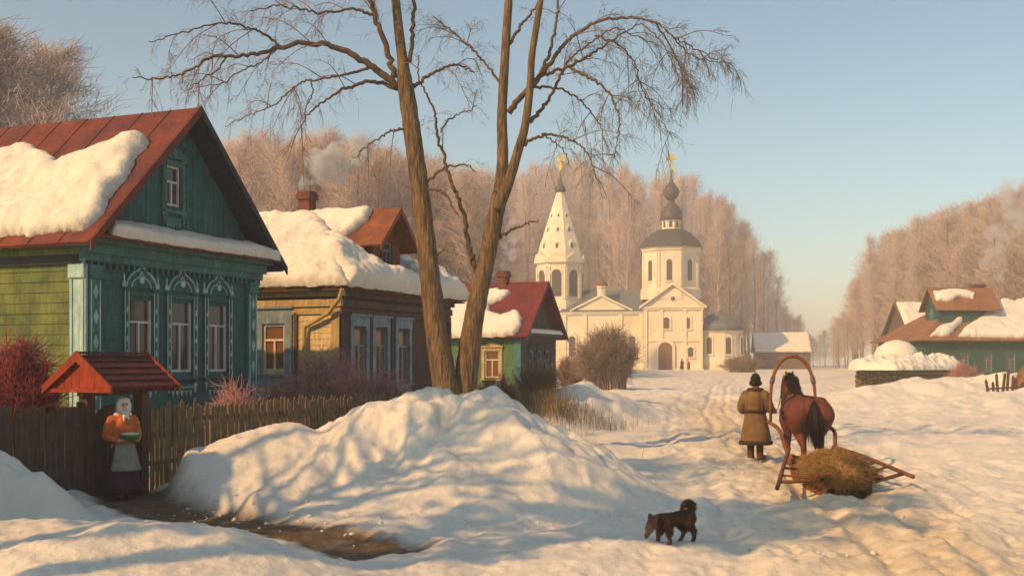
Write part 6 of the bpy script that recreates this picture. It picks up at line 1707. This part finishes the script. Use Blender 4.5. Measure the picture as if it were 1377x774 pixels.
def harness():
    o=(HP[0],HP[1],HP[2]); 
    r=empty('horse_collar',o,HP[3]); tag(r,'dark leather collar and straps round the neck and back of the bay horse','harness')
    m=MB(); ring=[(.235*math.cos(a),.66+.10*math.sin(a)+.02,1.24+.30*math.sin(a)) for a in np.linspace(0,2*math.pi,25)]; m.tube(ring,.055,8); m.build('collar',M['leather'],r,True)
    m=MB()
    m.tube([(.37*math.cos(a),.25,1.12+.345*math.sin(a)) for a in np.linspace(-1.2,math.pi+1.2,25)],.022,6)
    m.tube([(0,.62,1.47),(0,.2,1.48),(0,-.3,1.475),(0,-.75,1.475),(0,-.90,1.40)],.016,6)
    for s in (-1,1): m.tube([(s*.26,.60,1.15),(s*.385,.1,1.06),(s*.40,-.35,1.05),(s*.43,-.7,1.02),(s*.20,-.955,1.0),(0,-.985,1.0)],.017,6)
    for s in (-1,1): m.tube([(s*.05,-.55,1.475),(s*.30,-.6,1.38),(s*.445,-.66,1.04)],.014,6)
    m.build('straps',M['leather'],r,True)
    m=MB()
    for s in (-1,1):
        m.tube([(s*.105-.01,1.17,1.88),(s*.125-.015,1.24,1.69),(s*.095-.025,1.42,1.48)],.011,5)
    m.tube([(.085*math.cos(a)-.025,1.42+.05*math.sin(a),1.48+.085*math.sin(a)) for a in np.linspace(0,2*math.pi,17)],.011,5); m.build('bridle',M['leather'],r,True)
    # shaft bow arched over the neck
    b=empty('shaft_bow',o,HP[3]); tag(b,'tall curved wooden shaft bow arching over the neck of the bay horse','harness bow')
    P=[]
    for t in np.linspace(0,1,27):
        a=math.pi*t; ww=.47*(1+.10*math.sin(a)); P.append((-ww*math.cos(a)*(1 if True else 0),.80+.05*math.sin(a),.98+1.30*math.sin(a)**.72 if 0<t<1 else .86))
    m=MB(); m.tube(P,[.030+.012*math.sin(math.pi*t) for t in np.linspace(0,1,27)],8); m.build('bow',M['bow_wood'],b,True)
    for t in (4,22):
        m=MB(); m.tube([np.array(P[t])+np.array([0,0,-.03]),np.array(P[t]),np.array(P[t+(1 if t<10 else -1)])],.05,8); m.build('ring',M['iron'],b,True)
harness()

# ---- the low sledge
def sledge():
    Y=18.45; x,y,_=at(1131,0,Y); z=gz(x,y)
    zs=max(gz(x+a,y+b) for a in (-.35,.35) for b in (-.9,0,.9,1.6))
    rz=R(-1.5); root=empty('sledge',(x,y,z),rz); tag(root,'low wooden farm sledge with splayed rails and long shafts behind the bay horse','sledge')
    def run(s):
        P=[(s*.36,-.55,.05),(s*.36,.4,.05),(s*.36,1.4,.05),(s*.35,1.85,.14),(s*.34,2.10,.34),(s*.33,2.12,.52)]
        m=MB(); Q=catmull(P,6); m.tube(Q,.052,8); m.build('runner',M['bow_wood'],root,True)
        for yy in (-.35,.25,.85,1.4):
            m=MB(); m.box(s*.36-.035,s*.36+.035,yy-.035,yy+.035,.08,.30); m.build('upright',M['sled_wood'],root)
    for s in (-1,1): run(s)
    m=MB()
    for yy in (-.35,.25,.85,1.4): m.box(-.52,.52,yy-.04,yy+.04,.30,.37)
    for xx in np.linspace(-.46,.46,8): m.box(xx-.05,xx+.05,-.6,1.75,.372,.395)
    m.build('bed',M['sled_wood'],root)
    m=MB(); m.tube([(-.35,2.08,.46),(.35,2.08,.46)],.04,8); m.tube([(-.56,1.55,.42),(.56,1.55,.42)],.035,8); m.build('crosspiece',M['sled_wood'],root,True)
    # splayed side rails: narrow at the front, far apart at the back
    L0,L1=np.array([-.40,2.05,.62]),np.array([-1.26,-1.0,.24]); R0,R1=np.array([.40,2.05,.66]),np.array([1.0,-.55,.38])
    for a,b in ((L0,L1),(R0,R1)):
        d=b-a; m=MB(); m.tube(catmull([a,a+d*.33+np.array([0,0,.03]),a+d*.67+np.array([0,0,.02]),b],5),[.036]*16,8); m.build('side_rail',M['sled_wood'],root,True)
    for p,q,rr_ in (((-.40,.95,.36),L0+(L1-L0)*.52,.026),((-.42,-.45,.30),L0+(L1-L0)*.86,.030),((-.42,-.4,.33),L0+(L1-L0)*.70,.022),
                   ((.40,.95,.36),R0+(R1-R0)*.55,.026),((.42,-.5,.30),R0+(R1-R0)*.90,.032),((.42,.2,.34),R0+(R1-R0)*.70,.022)):
        m=MB(); m.tube([p,tuple(q)],rr_,6); m.build('stay',M['sled_wood'],root,True)
    # shafts up to the bow
    c,s_=math.cos(rz),math.sin(rz)
    def tol(w): d=np.asarray(w)-np.array([x,y,z]); return np.array([c*d[0]+s_*d[1],-s_*d[0]+c*d[1],d[2]])
    for s in (-1,1):
        e=tol(hl((s*.50,.98,.90))); mid=tol(hl((s*.54,-.3,.80)))
        m=MB(); m.tube(catmull([(s*.40,1.75,.30),mid*.55+np.array([s*.42,1.75,.35])*.45,mid,e],7),[.040]*22,8); m.build('shaft',M['bow_wood'],root,True)
    # load of hay
    hb=empty('hay_load',(x,y,z+.37),rz); tag(hb,'heap of loose brown hay piled on the low wooden sledge','hay')
    m=MB(); prof=[]; nA=36
    rings=[(.40,.95,-.20),(.54,1.05,-.10),(.60,1.12,-.02),(.56,1.10,.07),(.46,1.02,.16),(.34,.88,.24),(.20,.60,.30),(.05,.1,.33)]
    vs=[];fs=[]
    for rx,ry,zz in rings:
        for k in range(nA):
            a=2*math.pi*k/nA; w=1+.16*perlin(2*math.cos(a)+zz*4,2*math.sin(a)+3); vs.append((rx*w*math.cos(a)*.92,.35+ry*w*math.sin(a)*.95,zz+.03*float(perlin(a*2,zz*9))))
    for i in range(len(rings)-1):
        for k in range(nA): fs.append((i*nA+k,i*nA+(k+1)%nA,(i+1)*nA+(k+1)%nA,(i+1)*nA+k))
    fs.append(tuple(range(nA-1,-1,-1))); fs.append(tuple((len(rings)-1)*nA+k for k in range(nA)))
    m.add(vs,fs); o=m.build('heap',M['hay'],hb,True)
    rng=np.random.default_rng(6); n=5200; a=rng.random(n)*6.28; t=rng.random(n)
    ti=t*(len(rings)-1); rg=np.array(rings); rx=np.interp(ti,range(len(rings)),rg[:,0])*.9; ry=np.interp(ti,range(len(rings)),rg[:,1])*.92; zz=np.interp(ti,range(len(rings)),rg[:,2])
    S=np.stack([rx*np.cos(a),.35+ry*np.sin(a),zz],1); D=rng.normal(size=(n,3))*np.array([.10,.10,.05])+np.stack([np.cos(a)*.07,np.sin(a)*.07,-.03+0*a],1)
    E=S+D; Mi=(S+E)/2+np.array([0,0,.03]); link_mesh('stalks',np_mesh('stalks',*cones(S,E,.0055,Mi)),M['hay_stalk'],hb)
    # reins from the bridle to the driver
    w0=hl((-.11,1.43,1.47)); c2,s2=math.cos(R(-28)),math.sin(R(-28)); hx,hy=.31,.42
    w1=np.array([DRV_P[0]+c2*hx-s2*hy,DRV_P[1]+s2*hx+c2*hy,DRV_P[2]+1.05])
    mid=(w0+w1)/2-np.array([0,0,.12]); rr=MB(); rr.tube(catmull([w0,mid,w1],6),.010,5); o=rr.build('rein',M['leather'],None,True); tag(o,'thin leather rein from the horse bridle to the driver in sheepskin','rein')
sledge()

# ---- the dog
def dog():
    Y=12.85; x,_,_=at(907,0,Y); z=gz(x,Y)
    rz=R(124); root=empty('dog',(x,Y,z),rz); root.scale=(.96,.96,.90); tag(root,'shaggy dark brown dog sniffing the snow with its tail curled up','dog')
    ch=[([(0,.17,.305),(0,.0,.318),(0,-.17,.345)],[.092,.080,.078]),([(0,.20,.33),(0,.29,.32),(0,.36,.265)],[.074,.062,.06]),([(0,.35,.285),(0,.39,.235)],[.072,.062]),([(0,.39,.22),(0,.435,.15),(0,.45,.125)],[.045,.030,.022])]
    for s in (-1,1):
        ch.append(([(s*.055,-.19,.33),(s*.065,-.16,.24),(s*.06,-.235,.15),(s*.06,-.215,.05),(s*.06,-.19,.022)],[.075,.062,.032,.026,.026]))
        ch.append(([(s*.06,.17,.30),(s*.062,.16,.20),(s*.06,.17,.11),(s*.06,.165,.04),(s*.06,.19,.022)],[.07,.048,.03,.026,.026]))
        ch.append(([(s*.045,.345,.325),(s*.066,.335,.375),(s*.072,.34,.41)],[.030,.024,.008]))
    ch.append(([(0,-.23,.37),(.01,-.295,.41),(.02,-.305,.46),(.03,-.25,.495),(.035,-.18,.48),(.04,-.15,.44)],[.03,.036,.040,.040,.034,.016]))
    b=grow('body',blob_mb(ch,n=10),M['dog_fur'],root,.010,3)
    # the near pair of legs stands half a step apart
    V=np.array([v.co[:] for v in b.data.vertices])
    st=np.where(V[:,2]<.24,(.24-V[:,2])/.24,0)*np.where(V[:,0]>0,1,-1)*.055*np.where(V[:,1]>.30,0,1)
    V[:,1]+=st; b.data.vertices.foreach_set('co',V.ravel().astype(np.float32)); b.data.update()
    # shaggy coat
    rng=np.random.default_rng(3); nv=len(V); Nn=np.array([v.normal[:] for v in b.data.vertices])
    ok=np.where((V[:,2]>.12)&~((V[:,1]>.33)))[0]; k=rng.choice(ok,7000)
    S=V[k]; g=np.array([0,-.8,-.7]); D=Nn[k]*.5+g*.55+rng.normal(size=(len(k),3))*.28; ln=.018+.022*rng.random(len(k)); tl=(S[:,1]<-.2)&(S[:,2]>.40); ln=np.where(tl,ln*1.1,ln); D=np.where(tl[:,None],Nn[k]+rng.normal(size=(len(k),3))*.3,D)
    D/=np.linalg.norm(D,axis=1,keepdims=True); link_mesh('fur',np_mesh('fur',*cones(S,S+D*ln[:,None],.0032)),M['dog_fur'],b)
    e=MB()
    for s in (-1,1): e.tube([(s*.036,.372,.285),(s*.040,.376,.283)],.008,6)
    e.tube([(0,.440,.150),(0,.452,.142)],.012,6); e.build('eyes_and_nose',M['fur_black'],b)
    return root
dog()

# ---- two tiny churchgoers
def far_person(px,pyf,Y,h,label,top,bottom,seed):
    x,y,_=at(px,0,Y); z=gz(x,y); s=h/1.7
    root=empty('person',(x,y,z)); tag(root,label,'person')
    ch=[([(0,0,.85),(0,0,1.2),(0,0,1.4)],[.16,.17,.14]),([(-.18,0,1.4),(.18,0,1.4)],[.08,.08]),([(0,0,1.4),(0,0,1.55)],[.07,.06])]
    for q in (-1,1):
        ch.append(([(q*.1,0,.85),(q*.1,.02*q,.45),(q*.1,0,.05)],[.1,.07,.06])); ch.append(([(q*.1,-.0,.05),(q*.1,-.12,.04)],[.05,.045]))
        ch.append(([(q*.2,0,1.4),(q*.27,0,1.1),(q*.22,-.1,.88)],[.07,.055,.045])); 
    mb=blob_mb([([np.array(p)*s for p in P],[r*s for r in Rr]) for P,Rr in ch],[((0,0,1.6*s),(.1*s,.11*s,.13*s))]); grow('body',mb,M['skin'],root,.03,2)
    m=MB(); vs,fs=loft([(0,0,.25*s,.32*s,.28*s,.03),(0,0,.9*s,.23*s,.2*s,0),(0,0,1.3*s,.25*s,.2*s,0),(0,0,1.5*s,.12*s,.11*s,0)],18); m.add(vs,fs); m.build('coat',M[top],root,True)
    m=MB(); m.lathe([(.10*s,1.58*s),(.125*s,1.64*s),(.11*s,1.74*s),(.04*s,1.79*s)],10); m.build('cap',M[bottom],root,True)
far_person(917,500,168,1.72,'tiny distant figure in a dark coat before the church door','dark_cloth','fur_black',1)
far_person(926,500,168.5,1.45,'tiny distant figure in a red coat beside the dark one at the church','red_cloth','red_cloth',2)
# ------------------------------------------------------------------ smoke, haze, sky, sun, camera
def volume_mat(name,col,dens,noise=None,aniso=0.0):
    m=bpy.data.materials.new(name); m.use_nodes=True; nt=m.node_tree; nt.nodes.clear()
    o=nt.nodes.new('ShaderNodeOutputMaterial'); v=nt.nodes.new('ShaderNodeVolumePrincipled'); v.inputs['Color'].default_value=(*col,1); v.inputs['Density'].default_value=dens; v.inputs['Anisotropy'].default_value=aniso
    nt.links.new(v.outputs[0],o.inputs['Volume'])
    if noise:
        tc=nt.nodes.new('ShaderNodeTexCoord'); n=nt.nodes.new('ShaderNodeTexNoise'); n.inputs['Scale'].default_value=noise; n.inputs['Detail'].default_value=4
        nt.links.new(tc.outputs['Object'],n.inputs['Vector']); mr=nt.nodes.new('ShaderNodeMapRange'); mr.inputs['From Min'].default_value=.42; mr.inputs['From Max'].default_value=.72; mr.inputs['To Min'].default_value=0; mr.inputs['To Max'].default_value=dens*1.6
        nt.links.new(n.outputs['Fac'],mr.inputs['Value']); nt.links.new(mr.outputs[0],v.inputs['Density'])
    return m
def smoke(label,pts,Y,dens,seed):
    rng=np.random.default_rng(seed); W_=[at(px,py,Y) for px,py,_ in pts]; rad=[w*Y/F_PX for _,_,w in pts]
    ch=[([w for w in W_],rad)]; balls=[]
    P=catmull(W_,6); rr=np.interp(np.linspace(0,1,len(P)),np.linspace(0,1,len(rad)),rad)
    for p,r in zip(P,rr):
        q=p+rng.normal(size=3)*r*.5; k=r*(.6+.5*rng.random()); balls.append((q,(k,k,k)))
    o=grow('chimney_smoke',blob_mb(ch,balls),volume_mat('smoke_'+str(seed),(.84,.88,.95),dens,2.2/max(rad)*.35),None,max(rad)*.16,4)
    tag(o,label,'smoke',kind='stuff')
smoke('thin blue smoke rising from the chimney of the ochre house',[(413,263,4),(417,250,8),(426,238,13),(440,222,17),(458,205,18),(478,190,14)],36.9,3.2,1)
smoke('faint smoke drifting up from the chimney of the green cottage',[(676,370,3),(680,360,5),(686,346,8),(684,325,9),(690,300,8)],51,1.2,2)
smoke('pale smoke column rising from the farmhouse chimney',[(1343,378,4),(1345,360,8),(1340,338,12),(1350,312,14),(1362,285,14),(1368,250,12)],92.5,.7,3)

# air: even haze round the camera and the whole place
zmin=-3.0
hz=MB(); hz.box(-900,900,-60,1400,zmin,46); h=hz.build('haze',volume_mat('haze_air',(.95,.91,.89),.0014,aniso=.1)); tag(h,'even warm winter haze filling the village air','haze',kind='stuff')

w=bpy.data.worlds.new('World'); SC.world=w; w.use_nodes=True; nt=w.node_tree
SUN_EL=R(34.0); SX,SY=-.783,-.622; SUN_AZ=math.atan2(SX,SY)
sky=nt.nodes.new('ShaderNodeTexSky'); sky.sky_type='NISHITA'; sky.sun_disc=False; sky.sun_elevation=SUN_EL; sky.sun_rotation=SUN_AZ%(2*math.pi); sky.air_density=1.0; sky.dust_density=1.0; sky.ozone_density=.6; sky.altitude=100
bg=nt.nodes['Background']; tn=nt.nodes.new('ShaderNodeMix'); tn.data_type='RGBA'; tn.blend_type='MULTIPLY'; tn.inputs['Factor'].default_value=1.0; tn.inputs['B'].default_value=(.93,1.0,.87,1); nt.links.new(sky.outputs[0],tn.inputs['A']); nt.links.new(tn.outputs['Result'],bg.inputs['Color']); bg.inputs['Strength'].default_value=.15
sd=bpy.data.lights.new('sun','SUN'); so=bpy.data.objects.new('sun',sd); COL.objects.link(so); sd.energy=5.0; sd.angle=R(.6); sd.color=(1.0,.56,.21)
dv=Vector((-SX*math.cos(SUN_EL),-SY*math.cos(SUN_EL),-math.sin(SUN_EL))); so.rotation_euler=dv.to_track_quat('-Z','Y').to_euler(); so.location=(-60,-40,50)
cd=bpy.data.cameras.new('camera'); co=bpy.data.objects.new('camera',cd); COL.objects.link(co); co.location=(0,0,CAM_Z); co.rotation_euler=(R(90),0,0)
cd.sensor_width=36; cd.lens=36*F_PX/W_PX; cd.shift_y=(HZ-H_PX/2)/W_PX; cd.clip_start=.1; cd.clip_end=6000
SC.camera=co
vs=SC.view_settings; vs.view_transform='Standard'; vs.look='None'; vs.gamma=1; vs.use_curve_mapping=False; vs.exposure=EXPO
SC.render.engine='CYCLES'; cy=SC.cycles; cy.use_denoising=True; cy.max_bounces=6; cy.diffuse_bounces=3; cy.glossy_bounces=2; cy.volume_bounces=1; cy.transparent_max_bounces=8
